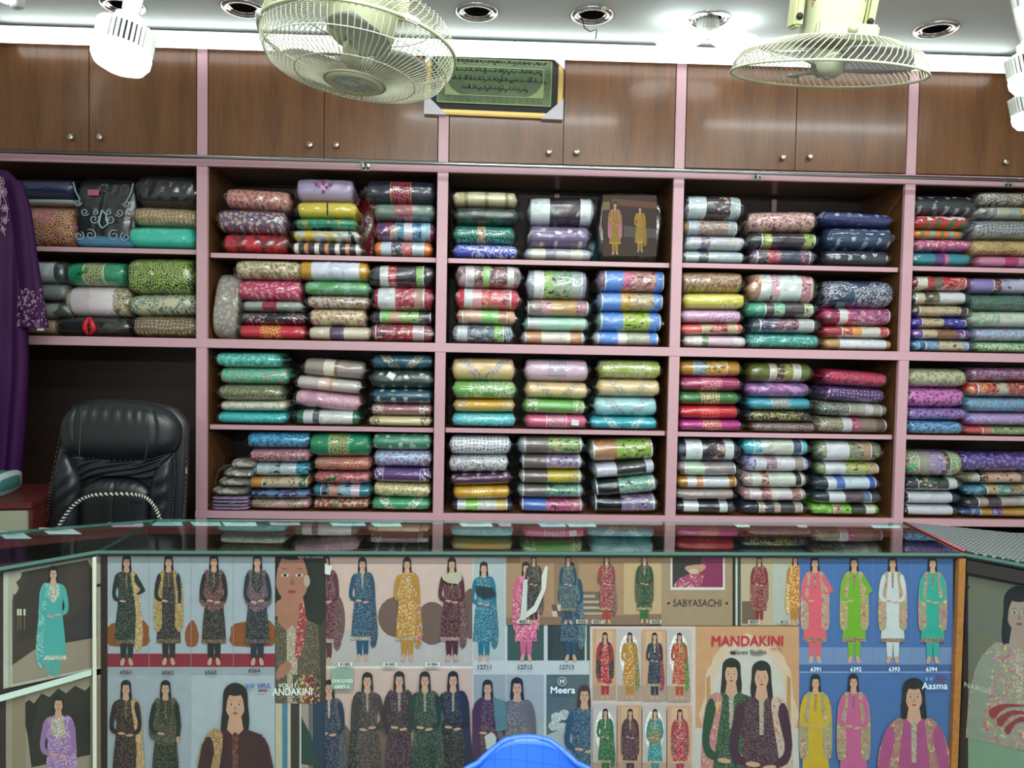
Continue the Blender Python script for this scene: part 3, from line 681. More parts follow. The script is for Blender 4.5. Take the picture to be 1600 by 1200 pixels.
# bay data: origin and scale of the frame the rows were measured in, then stacks from the left; each row:
# x0,y0,x1,y1,tilt, kind, colours, look, inlay (from-to:colours)
CELLS = {
('A', 0): (0, 240, 4.0, [
 [(60, 150, 462, 275, 0, 'p', '1b2148 30386a 30386a', 'dark navy blue', ''),
  (90, 275, 470, 322, 0, 'p', '9aa4a4 c0c8c8 c0c8c8', 'flat pale grey', ''),
  (60, 320, 468, 575, 0, 'b', '7e2040 c4a46c a01c70', 'magenta and gold brocade', '')],
 [],
 [(852, 130, 1236, 345, 4, 'p', '10151a 30363c 400c14', 'plain black', ''),
  (818, 312, 1238, 462, 12, 'd', '9c8560 cbb78c cbb78c', 'beige dotted', ''),
  (797, 445, 1232, 605, 6, 'p', '2fc4ac 52dcc4 52dcc4', 'plain turquoise', '')]]),
('A', 1): (0, 240, 4.0, [
 [(120, 668, 408, 805, 0, 'p', '3c484a 9aa6a8 9aa6a8', 'dark grey', '.3-.8:a8b4b6'),
  (120, 810, 415, 920, 0, 'p', '7c8480 a0a8a4 a0a8a4', 'silvery grey crumpled', ''),
  (140, 920, 440, 1030, 0, 'k', '4c5250 8c9088 30302c', 'smoky grey', ''),
  (140, 1032, 352, 1130, 0, 'p', '8c7c5c a89870 a89870', 'flat beige', '')],
 [(412, 672, 792, 825, 2, 'e', '138a60 c8a878 c8d8b8', 'emerald green gold-banded', ''),
  (392, 826, 820, 1022, 2, 'v', 'c4bda4 6a4a24 8a6a3c', 'cream embroidered', '.14-.78:d4c8cc e0d4d8'),
  (348, 1020, 822, 1135, 4, 'p', '0d1213 20282a 20282a', 'black with red tied bow', '')],
 [(790, 650, 1210, 880, 0, 'b', '10141c 9cbc50 14181c', 'black and lime paisley', ''),
  (792, 868, 1230, 1030, -10, 'v', 'c9c4a0 2c3c30 1c8088', 'cream with dark vine', ''),
  (818, 995, 1234, 1140, -8, 'd', '6a5c48 b09c70 2c4cb0', 'brown beaded', '')]]),
('B', 0): (320, 260, 4.2105, [
 [(120, 140, 560, 290, 22, 'f', 'c2ab92 a03a4c c85a68', 'cream with rose borders', ''),
  (70, 268, 535, 438, 14, 'f', '3c5680 c8c0a0 b05060', 'slate blue gold-leaf floral', ''),
  (100, 432, 548, 570, 2, 'k', '8a1420 c02030 5a0c14', 'glossy dark red', '')],
 [(585, 68, 978, 232, 4, 'p', 'aea0c4 c03a80 c03a80', 'lavender towelling', ''),
  (597, 220, 1008, 343, 2, 'p', 'e2cc48 f0e070 202020', 'bright yellow black-lined', ''),
  (586, 340, 1010, 412, 2, 'k', '0c8a6c 14a080 9c9850', 'green black-arched', ''),
  (560, 410, 1022, 494, 2, 'k', 'c8ccc4 242c38 d8b838', 'white yellow and charcoal floral', ''),
  (553, 492, 1030, 590, 2, 's', '2a3040 d89060 e8e0d8', 'black white and orange banded', '')],
 [(1045, 80, 1530, 240, 3, 'e', '141c34 c04050 b08040', 'navy red-embroidered', ''),
  (1105, 240, 1530, 362, 3, 'e', '6c8478 b82c48 6c8478', 'grey green red-flowered', ''),
  (1105, 348, 1530, 492, 4, 'k', '5c3878 c8a090 a02848', 'purple paisley with blue inlay', '.36-.92:5090b0 c8ccd8 4080b0 90b8d0'),
  (1100, 478, 1505, 603, 3, 'p', 'e07828 f09040 f09040', 'orange with white inlay', '.14-.86:b8ccd8 4c5c6c c86c78 a8bcc8')]]),
('B', 1): (320, 260, 4.2105, [
 [(188, 612, 640, 745, 6, 'f', 'd6ceaa 94544a 7a8c5c', 'cream red-sprigged', ''),
  (198, 742, 640, 885, 4, 'f', 'b83058 e8a0b0 d05878', 'raspberry pink leaf-print', ''),
  (242, 880, 655, 958, 3, 'g', '9aa49c 90203c 90203c', 'grey with maroon band', ''),
  (222, 955, 662, 1038, 0, 'v', '181c2c c8c8d0 90202c', 'black with white scrolls', ''),
  (215, 1040, 672, 1143, 0, 'e', 'c41c34 d8a848 e04858', 'scarlet gold-flecked', '')],
 [(608, 618, 1095, 762, 8, 'p', 'c89414 d8a828 d8a828', 'mustard with white inlay', '.2-.87:d4d8e8 c8cce0 d4d8e8'),
  (640, 738, 1095, 848, 4, 'k', '6cac84 4c9a50 88bc9c', 'sage and leaf green', ''),
  (655, 848, 1090, 940, 4, 'f', 'd0c4bc a04850 6a7a58', 'off white rose-sprigged', ''),
  (675, 932, 1062, 1050, 2, 'f', 'd4cca8 a86058 b8a070', 'cream brown-sprigged', ''),
  (668, 1048, 1100, 1145, 3, 'g', 'd0c6ae 54405c 685070', 'cream violet-centred', '')],
 [(1082, 645, 1530, 790, 3, 'k', '14141c 303038 505058', 'black with collage inlay', '.16-.84:c8d0cc b03048 282830 7cb060 404048'),
  (1097, 792, 1527, 945, 3, 'p', '9c1838 b83050 b83050', 'crimson with white inlay', '.10-.85:ccd0d4 d4d8d8 b04058 a88878 c4c4c4'),
  (1085, 948, 1510, 1038, 3, 'k', '20202c 484858 a0a4a8', 'black with green inlay', '.14-.95:8cc070 c8a088 7cb860 303840 98c878'),
  (1080, 1036, 1525, 1155, 4, 'b', '541830 a07080 701c38', 'plum with maroon inlay', '.08-.84:783850 8c3050 982038 b0a0a4 8c2040')]]),
('B', 2): (320, 530, 4.2105, [
 [(60, 82, 512, 185, 3, 'f', '50bcb0 88dcd0 3a9c94', 'turquoise arched-band', ''),
  (80, 187, 550, 297, 3, 'f', '62c4a8 d08c88 30a884', 'mint rose-sprigged', ''),
  (75, 300, 515, 404, 3, 'v', '6f7250 9a9c78 5a5e40', 'plain olive', ''),
  (90, 402, 545, 474, 3, 'f', 'd0d0b8 a8ac90 e0e0cc', 'ivory', ''),
  (65, 476, 545, 572, 3, 'v', '40c0c4 28989c 60d4d4', 'bright aqua', '')],
 [(640, 130, 1060, 262, 34, 'g', 'a0948c e0d8c8 8c6c58', 'taupe grey', ''),
  (588, 240, 1035, 350, 44, 'g', 'c8c0bc e0c8c0 c8a878', 'pale grey', ''),
  (578, 340, 1028, 470, 50, 'v', 'c894a8 e0b8c4 d8a4b8', 'dusty pink', ''),
  (582, 456, 1025, 570, 6, 'p', '106848 208060 208060', 'bottle green with white inlay', '.15-.9:c8cccc 3c5c68 d0d4d4 247860 d0d4d4 a08078')],
 [(1088, 97, 1515, 200, 2, 'y', '1f5870 a8a088 a8a088', 'petrol blue', ''),
  (1080, 200, 1517, 322, 3, 'm', '1f3a34 a8b4a0 70a0a8', 'dark green motif with price tag', ''),
  (1092, 330, 1510, 428, 6, 'm', '0b4a60 b8c0b0 b8c0b0', 'deep teal motif', ''),
  (1075, 420, 1512, 504, 6, 'w', 'a06c78 d8d0c0 d8d0c0', 'mauve with silver ends', ''),
  (1067, 504, 1505, 580, 3, 'w', 'd8cc9c 707060 d8cc9c', 'pale cream', '')]]),
('B', 3): (320, 530, 4.2105, [
 [(258, 614, 692, 722, 3, 'f', '4aaecc 244c90 2878a8', 'sky blue floral', ''),
  (280, 720, 697, 808, 4, 'v', 'a06c78 d0a8a8 783850', 'rose mauve', ''),
  (280, 810, 692, 905, 4, 'f', '2c8ca0 204878 58b8c0', 'teal with pale inlay', '.15-.78:b8c4c8 8cb4b8 b4c4cc'),
  (275, 905, 697, 988, -2, 'p', 'c88c34 d8a048 d8a048', 'ochre with beige inlay', '.25-.97:b8a888 a89c80 b8ac90 2c6c38 d0d4d4'),
  (285, 988, 697, 1046, 3, 'k', '302c58 5878a0 8890b0', 'dark violet and blue', ''),
  (290, 1046, 697, 1132, -2, 'b', '685c4c b4a890 c07898', 'olive brocade pink-ended', '')],
 [(672, 622, 1092, 772, 3, 'e', '108458 b8a060 58b890', 'emerald gold-centred', ''),
  (705, 776, 1097, 868, 3, 'b', '8c4c54 c8987c a83c48', 'brown rose brocade', ''),
  (707, 872, 1092, 950, 5, 'f', 'a04c54 c08880 b86068', 'dusty red leaf-marked', ''),
  (702, 954, 1100, 1048, 6, 'p', '2c7890 4c98a8 4c98a8', 'teal blue with inlay', '.16-.82:4c788c b88878 80b0c8 d0bcc4'),
  (697, 1042, 1083, 1125, 2, 'f', 'a8243c d8b0a0 48904c', 'crimson white-veined', '')],
 [(1090, 622, 1515, 730, 3, 'm', '3f8c70 c0ccb8 c0ccb8', 'sage green starburst', ''),
  (1098, 732, 1512, 848, 4, 'f', '88aed0 a85078 b8c8dc', 'light blue pink-flowered', ''),
  (1100, 846, 1512, 948, 12, 'w', '5a3c78 c8bcd0 c8bcd0', 'purple silver-ended', ''),
  (1100, 938, 1505, 1050, 14, 'f', 'c8b880 989468 e0d8b0', 'khaki cream', ''),
  (1087, 1037, 1505, 1130, 4, 'y', '3f9c6c c8d0b8 c8d0b8', 'leaf green', '')]]),
('C', 0): (680, 270, 4.2105, [
 [(108, 112, 550, 222, 6, 's', 'c8be94 8c8464 c8be94', 'beige ribbed', ''),
  (115, 224, 545, 340, 4, 'k', '1a2a26 2c4840 101414', 'blackish green', ''),
  (105, 336, 532, 470, 6, 'b', '0b1820 1c9c84 0c2830', 'black and teal curl print', '.40-.52:a88c5c'),
  (105, 460, 552, 570, -8, 'v', '3c48b8 c8ccdc b8c0d8', 'royal blue white-stitched', '')],
 [(605, 155, 1062, 343, 4, 'p', '8c98a0 b0b8c0 b0b8c0', 'silver with black dress photo', '.05-.93:c8d0d4 c0ccd0 2c2830 3a3038 c8d0d8 c0c8d0'),
  (602, 345, 1022, 490, 3, 'm', '6c5a84 c0b8b0 c0b8b0', 'grape motif', ''),
  (577, 490, 1040, 578, 3, 'p', 'a8b0b8 c8c8c0 c8c8c0', 'pale grey cream-sleeved', '.1-.85:d0ccb4 808494 b0a8ac c8c8b8')],
 []]),
('C', 1): (680, 270, 4.2105, [
 [(125, 604, 575, 762, 6, 'k', '806470 b09ca4 604850', 'mauve grey with collage inlay', '.16-.88:b8acb0 705860 88c070 6c4c54 c0c8c0 705058'),
  (122, 750, 565, 903, 8, 'p', 'c83c50 e06070 e06070', 'coral red with photo inlay', '.14-.86:ccd4d4 d8a0a8 d05868 c87078 806068'),
  (127, 893, 540, 1008, 10, 'k', 'b87850 d8a888 905838', 'peach brown with green inlay', '.10-.84:b89880 c8a890 80c070 a87858 b8c8b0'),
  (102, 988, 522, 1125, 8, 'b', '4c6470 b0c0c8 384850', 'grey blue with large-print inlay', '.10-.84:b4c0c4 485868 586c7c 80b868 c0c8c8')],
 [(590, 632, 1012, 828, 6, 'p', '909ca8 b0bcc4 b0bcc4', 'thick grey with green inlay', '.12-.90:d8dcdc 88b468 78a488 a0acac 98a8a8'),
  (592, 832, 1032, 944, 3, 'p', '808078 a0a098 a0a098', 'taupe with pink photo inlay', '.02-.95:8c8078 c88898 b49058 a07080 8c8078'),
  (572, 946, 1022, 1045, 3, 'p', '78bca0 98d0b8 98d0b8', 'mint with pale inlay', '.06-.92:b4c0c0 98c8b4 a8ccb8 b8c4c8'),
  (557, 1037, 1002, 1135, 4, 'p', 'a0a8b0 c0c4c8 c0c4c8', 'clear with tan and white inlay', '.06-.94:b48458 d0ccc0 ccc8bc b48860')],
 [(1060, 632, 1525, 782, 6, 'p', '806078 a890a0 a890a0', 'blue with pink dress photo', '.1-.97:5c8cd4 5c8cd4 c06088 b07878 5c8cd4 5c8cd4'),
  (1062, 784, 1512, 918, 5, 'p', '7090b0 90b0c8 90b0c8', 'blue with yellow dress photo', '.05-.97:5c8cd4 5c8cd4 c89c30 a89870 5c8cd4 5c8cd4'),
  (1062, 904, 1512, 1052, 4, 'p', '78a090 90b8a8 90b8a8', 'blue with green dress photo', '.05-.95:5c8cd4 5c8cd4 8cb430 809860 5c8cd4 5c8cd4'),
  (1037, 1036, 1490, 1138, 3, 'p', 'b8c0c8 c8d0d8 c8d0d8', 'blue with white dress photo', '.06-.96:5c8cd4 5c8cd4 d0d0cc a0a090 5c8cd4 5c8cd4')]]),
('C', 2): (680, 540, 4.2105, [
 [(97, 80, 535, 230, 3, 'y', 'd8bc84 8c8ca0 a09888', 'butter cream', ''),
  (102, 234, 540, 348, 3, 'v', '6cac50 d0d8c8 c0d0b0', 'grass green white-scrolled', ''),
  (105, 352, 533, 440, 2, 'w', 'd8a834 a8a498 a8a498', 'golden yellow', ''),
  (98, 443, 540, 548, 3, 'v', '58c4cc 88dce0 40a8b4', 'aqua blue', '')],
 [(582, 88, 1022, 238, 5, 'e', 'd4b8cc a09cb0 d4b8cc', 'pale pink', ''),
  (582, 238, 1015, 358, 12, 'y', 'd8bc84 9c9488 9c9488', 'butter cream', ''),
  (572, 344, 1000, 452, 14, 'w', '64ac4c c8d0b8 c8d0b8', 'grass green silver-ended', ''),
  (582, 450, 1007, 553, 4, 'e', 'd05c88 b89ca4 e8b0c0', 'rose pink with price tag', '')],
 [(1070, 92, 1502, 222, 5, 'v', '9cac48 c8d0c0 b0bc90', 'lime silver-flowered', ''),
  (1062, 216, 1497, 336, 4, 'y', 'd8c090 a8a08c a8a08c', 'butter cream', ''),
  (1037, 342, 1475, 470, 3, 'y', '98ccd0 8c9aa0 7c98a0', 'pale aqua', ''),
  (1012, 464, 1477, 556, 3, 'y', '20a0b0 b0d4d0 90c4c8', 'turquoise white-embroidered', '')]]),
('C', 3): (680, 540, 4.2105, [
 [(80, 594, 508, 718, 3, 'd', 'd4d8dc 6c7084 8c90a0', 'white dotted', ''),
  (82, 722, 490, 842, -4, 'v', 'd0d4d4 606478 808490', 'white leaf-patterned', ''),
  (90, 830, 510, 922, -14, 'm', '522e50 c0b0b8 c0b0b8', 'plum starred', ''),
  (105, 924, 497, 1014, -4, 'e', 'c8981c e0c060 c8981c', 'mustard', ''),
  (97, 1014, 520, 1092, 3, 'p', '1c2848 303c60 303c60', 'navy with green and white inlay', '.10-.90:c8cccc 8cc860 c8ccc8 c8b870 c8ccd0')],
 [(537, 600, 992, 714, 2, 'p', '98a8b0 b8c4c8 b8c4c8', 'grey with green dress photo', '.10-.94:6c6460 6c6460 7ca458 84a868 6c6460'),
  (552, 716, 982, 820, 3, 'p', '90a4b8 b8c4c8 b8c4c8', 'grey with lilac dress photo', '.03-.93:6c6460 6c6460 9080a8 8c84a4 6c6460'),
  (547, 818, 987, 917, 3, 'p', 'a8a078 c8c0a0 c8c0a0', 'grey with yellow dress photo', '.06-.94:6c6460 6c6460 c0b040 b0a450 6c6460'),
  (535, 912, 992, 1008, 3, 'p', '88a0a8 a8b8c0 a8b8c0', 'grey with teal dress photo', '.08-.92:6c6460 6c6460 509080 5c9888 6c6460'),
  (547, 1005, 992, 1092, 2, 'p', '9c7090 b890a8 b890a8', 'blue and rose photo inlay', '.04-.94:4c70b8 4c70b8 b05080 b87088 4c70b8')],
 [(1010, 616, 1455, 764, -18, 'p', 'a0b098 c0ccb8 c0ccb8', 'tan with green dress photo', '.05-.95:a87c54 a87c54 7cac40 88a848 a87c54'),
  (1032, 760, 1455, 872, -40, 'p', '98a0a8 b0b8c0 b0b8c0', 'white with black dress photo', '.05-.96:b8bccc b8bccc 303430 303430 b8bccc b8bccc'),
  (1040, 862, 1478, 982, -44, 'p', '587880 789098 789098', 'black with mint dress photo', '.04-.93:0f2220 0f2220 68a898 60a090 0f2220'),
  (1032, 984, 1478, 1090, -26, 'p', '506068 708088 708088', 'black with lilac dress photo', '.04-.93:0c1818 0c1818 8478a0 7c7498 0c1818')]]),
('D', 0): (1040, 280, 4.2105, [
 [(112, 100, 512, 262, 3, 'k', '20303c 8898a0 384850', 'dark with silver inlay', '.08-.95:b0c0c4 b8c8cc 342c34 3c3440 a8b8bc b8c8cc'),
  (105, 260, 492, 372, 3, 'k', '7c5c34 a08050 604420', 'brown with pale blue inlay', '.10-.95:98a8b4 a08880 907c78 98acbc 98a8b4'),
  (102, 368, 535, 466, 3, 'k', 'a4a4b8 c8c8d0 404858', 'lilac white printed', '.1-.85:b8b8c4 8078a4 b8b8bc c4c4c0 b0b0c0'),
  (102, 466, 540, 552, 3, 'b', 'a8c0c0 50606c c8d0d0', 'pale grey lattice-print', '.06-.92:a4bcb8 505c68 b0bcc0 a4bcc8 606c74')],
 [(540, 205, 1000, 342, -6, 'f', 'b89490 743c48 d8b0a0', 'dusty pink sprigged', ''),
  (535, 348, 1018, 454, 2, 'k', '141820 303840 283038', 'black with green floral inlay', '.2-.95:84a840 28202c 342c34 84a848 84a840'),
  (547, 456, 1002, 556, 3, 'k', '544c60 786c80 302c38', 'grey plum geometric', '.1-.9:504858 a84860 3c4458 70486c 605468')],
 [(1012, 210, 1500, 312, 26, 'm', '151e62 9098b0 9098b0', 'royal navy medallion', ''),
  (1052, 316, 1498, 464, 6, 'm', '123458 8894a8 8894a8', 'dark blue medallion', ''),
  (1048, 458, 1486, 572, 4, 'm', '1c2238 a0a4ac a0a4ac', 'ink blue medallion', '')]]),
('D', 1): (1040, 280, 4.2105, [
 [(100, 602, 525, 750, 2, 'f', '6f5e3c a85c58 b0a078', 'olive brown floral', ''),
  (112, 742, 537, 858, 0, 'v', 'd4cc54 b8b040 e8e088', 'lemon yellow', ''),
  (97, 852, 515, 952, 2, 'v', 'd0a8cc e0c8dc b080a8', 'pale orchid', ''),
  (92, 942, 525, 1030, -10, 'p', 'd85c50 e88070 e88070', 'coral with photo inlay', '.32-.88:b0a478 b86458 a83c40 b0a480'),
  (107, 1018, 545, 1103, -4, 'p', 'c8c0c0 d8d0d0 d8d0d0', 'white with small green photos', '.14-.90:d0d0d0 5c8860 c8b0c0 58784c d0d0d0 d4d4d4')],
 [(555, 618, 1005, 806, 12, 'k', 'b08068 d8b098 905840', 'thick white with pink photo', '.15-.92:c4ccc8 c8a0b0 c8d4d0 b87890 c8d0cc'),
  (530, 808, 1003, 910, 2, 'p', '2c9474 48b090 48b090', 'jade with photo inlay', '.25-.93:3c3438 6cb098 342c30 a8b088 90c0a0'),
  (560, 912, 1015, 1014, 3, 'k', '203448 405060 101c28', 'dark blue floral', '.1-.9:40406c 705068 b0b0b0 404460'),
  (545, 1012, 1030, 1110, 3, 'v', '2f8c84 70bcb4 287870', 'plain sea green', '')],
 [(1045, 662, 1515, 842, 6, 'v', '0f3158 a8a8b0 a8a8b0', 'navy silver-embroidered', ''),
  (1030, 846, 1520, 962, 2, 'k', '901848 c84070 601030', 'magenta with white inlay', '.22-.94:ccc8cc a84078 a04880 d0d0d0 9c4878 d0d0d4'),
  (1030, 964, 1520, 1046, 3, 'p', 'a01c30 c04050 c04050', 'red with orange photo inlay', '.24-.92:b84838 d09048 c8c4b8 c04848 c8b898'),
  (1035, 1046, 1530, 1118, 4, 'p', 'b08858 c8a070 c8a070', 'white-sleeved tan ended', '.2-.88:c8ccd4 d0d4d8 ccd0d4 c8ccd4 5c4c44')]]),
('D', 2): (1040, 540, 4.2105, [
 [(90, 92, 515, 204, 2, 'p', 'b8841c d0a038 d0a038', 'golden with blue-grey inlay', '.22-.76:90a0a8 5c90a0 b8902c c8a040 88a8b8'),
  (90, 206, 510, 300, 3, 'e', 'a0285c d08898 c86c88', 'magenta patterned', ''),
  (76, 305, 494, 388, 3, 'e', '246c2c c8a478 306c38', 'green gold-centred', ''),
  (80, 394, 490, 484, 3, 'e', 'c41c2c d85048 c41c2c', 'plain bright red', ''),
  (80, 485, 515, 562, 3, 'e', 'a82078 c89060 a82078', 'fuchsia', '')],
 [(545, 108, 977, 238, 3, 'p', '58641c 788430 788430', 'olive with photo inlay', '.3-.8:b8b4a8 48402c 7c8438 c8c4bc'),
  (540, 248, 966, 342, 3, 'k', '8c5894 b07cb0 584878', 'orchid purple', ''),
  (545, 342, 972, 428, 3, 'e', '2f90a4 b89c88 3898a8', 'teal crossed-band', ''),
  (520, 428, 965, 504, 3, 'v', '10182c b89848 7c9840', 'black gold-vine', ''),
  (557, 502, 1000, 572, 3, 'b', '2c2424 907c78 483c3c', 'blackish brown', '')],
 [(1035, 160, 1465, 278, 30, 'v', 'a82048 481c28 c84068', 'crimson scroll', ''),
  (1040, 262, 1460, 376, 26, 'd', '441c5c 9080a8 9080a8', 'deep violet', ''),
  (1005, 372, 1474, 478, 22, 'b', '143838 8c9080 0c2828', 'dark teal with label', '.4-.88:8c8c80 98988c b4b4bc 90907c'),
  (990, 462, 1470, 576, 12, 'b', '605844 a09c80 484030', 'khaki with portrait inlay', '.33-.95:b8b8c0 a04868 786458 584438 7c7460')]]),
('D', 3): (1040, 540, 4.2105, [
 [(60, 618, 496, 765, 4, 'k', '0c1c30 304058 182838', 'navy with wide white inlay', '.14-.9:c8d0d4 c4ccd0 2c2c34 403038 c0ccc8 c4d0c8'),
  (75, 767, 480, 858, 2, 'k', '907880 b09ca0 705860', 'rosy grey with sage inlay', '.1-.95:a8c0a8 a8c0a8 8c8484 888088 a8c0ac'),
  (62, 856, 490, 942, 3, 'p', 'b07c20 c89438 c89438', 'ochre with face photo', '.16-.94:c8ccd0 c89060 c8ccd4 c0c8d0 b87c20 b88430'),
  (60, 944, 470, 1020, 3, 'f', '9c9494 c87878 68988c', 'grey small-flowered', ''),
  (55, 1018, 475, 1108, 3, 'k', '10141c 384048 202830', 'black with white photo inlay', '.14-.85:c8d0d4 c4ccd0 303038 584850 c4ccd0 c8ccd4')],
 [(510, 614, 960, 725, 4, 'p', '4cb4c4 70c8d4 70c8d4', 'sky aqua with photo inlay', '.15-.88:6cb8c8 b0c0b8 b8c0b0 885c50 405068 70b8c4'),
  (520, 732, 955, 830, 3, 'f', '9898b8 5c4cb0 c0c4cc', 'white violet-spotted', '.14-.9:b8bcc4 907888 c4c4cc 988c88 b8b8cc'),
  (505, 836, 940, 934, 4, 'f', '9c9890 b07070 c8ccc4', 'white flowered with face photo', '.14-.9:b8c0b0 b08478 b8c4b4 b88878 302c2c c8ccc4'),
  (500, 938, 940, 1027, 3, 'f', 'a88c90 c07080 b8b4b0', 'rosy white-flowered', '.1-.9:b8b0b0 a06870 c8c4c4 90706c b88c88'),
  (492, 1028, 940, 1112, 3, 'p', '142434 283848 283848', 'dark navy with tan inlay', '.25-.92:a89c8c 3c4048 a89c90 3c3c40 b0a898 585450')],
 [(985, 628, 1440, 770, 4, 'k', '68705c 90987c 485040', 'grey green with blank white inlay', '.15-.82:c4c8d0 c4c8d0 c4c8d0 788068 a08468 7c8860'),
  (1002, 766, 1430, 862, 3, 'k', '5c7050 84986c 405038', 'mossy with white inlay', '.12-.95:c0c4c8 c0c4c8 98a858 a89870 80984c'),
  (962, 860, 1415, 958, -6, 'p', '0c2438 20384c 20384c', 'ink blue with white inlay', '.2-.92:b8c8d0 4868b0 b8c8d4 bcccd8 2c50a8 bcc8d4'),
  (965, 952, 1428, 1045, 3, 'p', '243844 405460 405460', 'slate blue with mixed inlay', '.2-.82:c4ccd0 c4ccd0 584c50 58708c a8887c'),
  (952, 1038, 1425, 1120, 2, 'k', '6cac40 a0d070 488030', 'fresh green with photo inlay', '.3-.9:b08c7c 78b848 30342c c8ccb8 84bc54')]]),
('E', 0): (1400, 280, 4.445, [
 [(120, 100, 570, 245, 3, 'm', '131a26 8890a0 8890a0', 'black medallion', ''),
  (115, 250, 510, 352, 3, 'k', 'b81828 10602c d0d0d0', 'red green and white', ''),
  (112, 342, 480, 416, 4, 's', 'd87828 5c8040 58b0b0', 'orange and green striped', ''),
  (118, 416, 525, 502, 2, 'f', 'c85890 d0c0c8 b02850', 'pink flowered', ''),
  (110, 500, 540, 603, 3, 'g', '107c8c 503078 c85888', 'teal violet-banded', '')],
 [(575, 78, 1030, 184, 3, 'b', 'a8a090 504840 c8c4b8', 'grey white lace-print', ''),
  (570, 186, 1030, 275, 3, 'k', '808480 b0b0a8 404440', 'grey with beige inlay', '.25-.9:b0a898 90a09c b0a070 a0a8a0'),
  (540, 277, 1030, 413, 4, 'd', '8c9094 404448 404448', 'light grey dotted', ''),
  (525, 417, 1030, 533, 4, 'b', '8c7040 c8ac70 584420', 'gold brocade', ''),
  (560, 530, 1030, 617, 4, 'g', 'b87090 a01060 a01060', 'dusty pink magenta-banded', '')]]),
('E', 1): (1400, 280, 4.445, [
 [(102, 668, 538, 778, 3, 'p', '801030 a02848 a02848', 'maroon with red-white inlay', '.08-.87:c8c4b4 a03038 586050 b02838 b04848 c8c4b4'),
  (102, 774, 520, 872, -4, 'p', '1c3020 304838 304838', 'dark green with white inlay', '.08-.9:b8b08c 2c3c38 5c6048 c8ccd0 c8ccd0 c8ccd0'),
  (98, 876, 520, 958, 3, 'p', '401028 602040 602040', 'plum with beige inlay', '.12-.95:b09878 b09c7c b0a080 a82c40 301c20 906058'),
  (98, 956, 515, 1036, 3, 'p', '4028a0 5c44b8 5c44b8', 'violet with beige inlay', '.16-.95:b0a084 b0a084 b0a488 1c38a0 2040a8 b0a084'),
  (98, 1036, 530, 1114, 3, 'p', '6c3c90 8858a8 8858a8', 'purple with beige inlay', '.16-.85:b0a080 b0a080 7c5434 58389c 5c3c94 907040'),
  (95, 1116, 535, 1192, 3, 'k', '1c6090 60a0c0 28385c', 'blue with patterned inlay', '.2-.9:6090b8 5888b0 b0a888 584c34 6c98b8 6490b4')],
 [(500, 680, 1030, 800, 3, 'p', '8070b0 a090c8 a090c8', 'lilac with photo inlay', '.3-.9:603c38 9494bc a8a8c0 603828 8c88b8'),
  (515, 796, 1030, 914, 4, 'b', '0f4840 507060 0c3c38', 'dark teal', ''),
  (515, 914, 1030, 1028, 3, 'f', '78b494 b8c8b8 c09480', 'mint with lace inlay', '.35-.7:b8c0b4 b8c4b8'),
  (550, 1032, 1030, 1130, 3, 'f', '80a8c4 b06880 a0bcd0', 'light blue red-flowered', ''),
  (560, 1128, 1030, 1194, 3, 'f', '8cb080 407c40 b8c8b0', 'pale green leafy', '')]]),
('E', 2): (1400, 550, 4.445, [
 [(82, 112, 496, 245, 3, 'f', 'a8b48c 5c7c50 b88c80', 'pale green leaf-print', ''),
  (72, 248, 485, 385, 3, 'f', 'b458a8 501038 c87cbc', 'orchid pink floral', ''),
  (70, 388, 496, 473, 3, 'f', '7c5ca0 3c2068 9c7cb8', 'violet floral', ''),
  (68, 476, 466, 575, 3, 'f', '4c88b8 20385c 74a8cc', 'cornflower blue floral', '')],
 [(505, 105, 1030, 204, 3, 'f', '9c7494 701850 482c48', 'dusty mauve floral', ''),
  (497, 205, 1030, 312, 3, 'k', 'b03028 d08858 802020', 'brick red with photo inlay', '.1-.9:c07850 b03c28 a89c8c 9c4038 a84838 a8a898'),
  (490, 314, 1030, 420, 3, 'f', '4890b4 90606c 68a8c4', 'blue brown-flowered', ''),
  (485, 422, 1030, 514, 3, 'v', 'a088b8 7868b0 b8a4c8', 'plain lilac', ''),
  (475, 514, 1030, 585, 3, 'p', 'b83c48 c85c60 c85c60', 'red with green inlay', '.2-.8:c05850 6c8c5c 708c60 708c60 a8443c')]]),
('E', 3): (1400, 550, 4.445, [
 [(62, 690, 466, 868, 4, 'f', '28a890 c83c80 d0c040', 'turquoise flowered with grey inlay', '.18-.75:88887c 8c8c80 8c80a8 909088 504c40 585040'),
  (58, 870, 460, 978, 4, 'k', '181c24 8c8c90 303438', 'black with dark green photo', '.2-.9:184030 205040 282c2c c0c4c4'),
  (52, 958, 450, 1064, 3, 'p', '141c30 343060 343060', 'dark with printed white inlay', '.06-.84:bcc0c8 bcc0c8 bcc0c8 bcc0c8'),
  (48, 1056, 450, 1150, 4, 'p', '14181c 303438 303438', 'black with printed white inlay', '.08-.86:bcc0c8 bcc0c8 bcc0c8 bcc0c8')],
 [(445, 700, 1030, 832, 3, 'f', '30186c 8474a8 584098', 'deep violet rose-print', ''),
  (445, 838, 1030, 922, 0, 'k', '7c7864 a8a490 504c3c', 'khaki with photo inlay', '.2-.8:303428 b8907c b89484 343830 58504c a8a488'),
  (458, 915, 1030, 1004, -6, 'k', '2c6880 5090a8 184858', 'teal with beige photo inlay', '.25-.9:a8946c 3c8c88 7c7050 a8a088'),
  (452, 996, 1030, 1080, -3, 'p', '101814 602020 c0c0b0', 'black with monochrome inlay', '.15-.8:98908c 3c3438 a09894 a8a8a8 302c30'),
  (452, 1078, 1030, 1150, 3, 'k', '3c5c98 8098b8 283c68', 'blue with ochre inlay', '.22-.8:a87c30 6c589c b07c38 b08840')]]),
}
BAYN = {'A': 'leftmost bay', 'B': 'second bay', 'C': 'third bay', 'D': 'fourth bay', 'E': 'rightmost bay'}
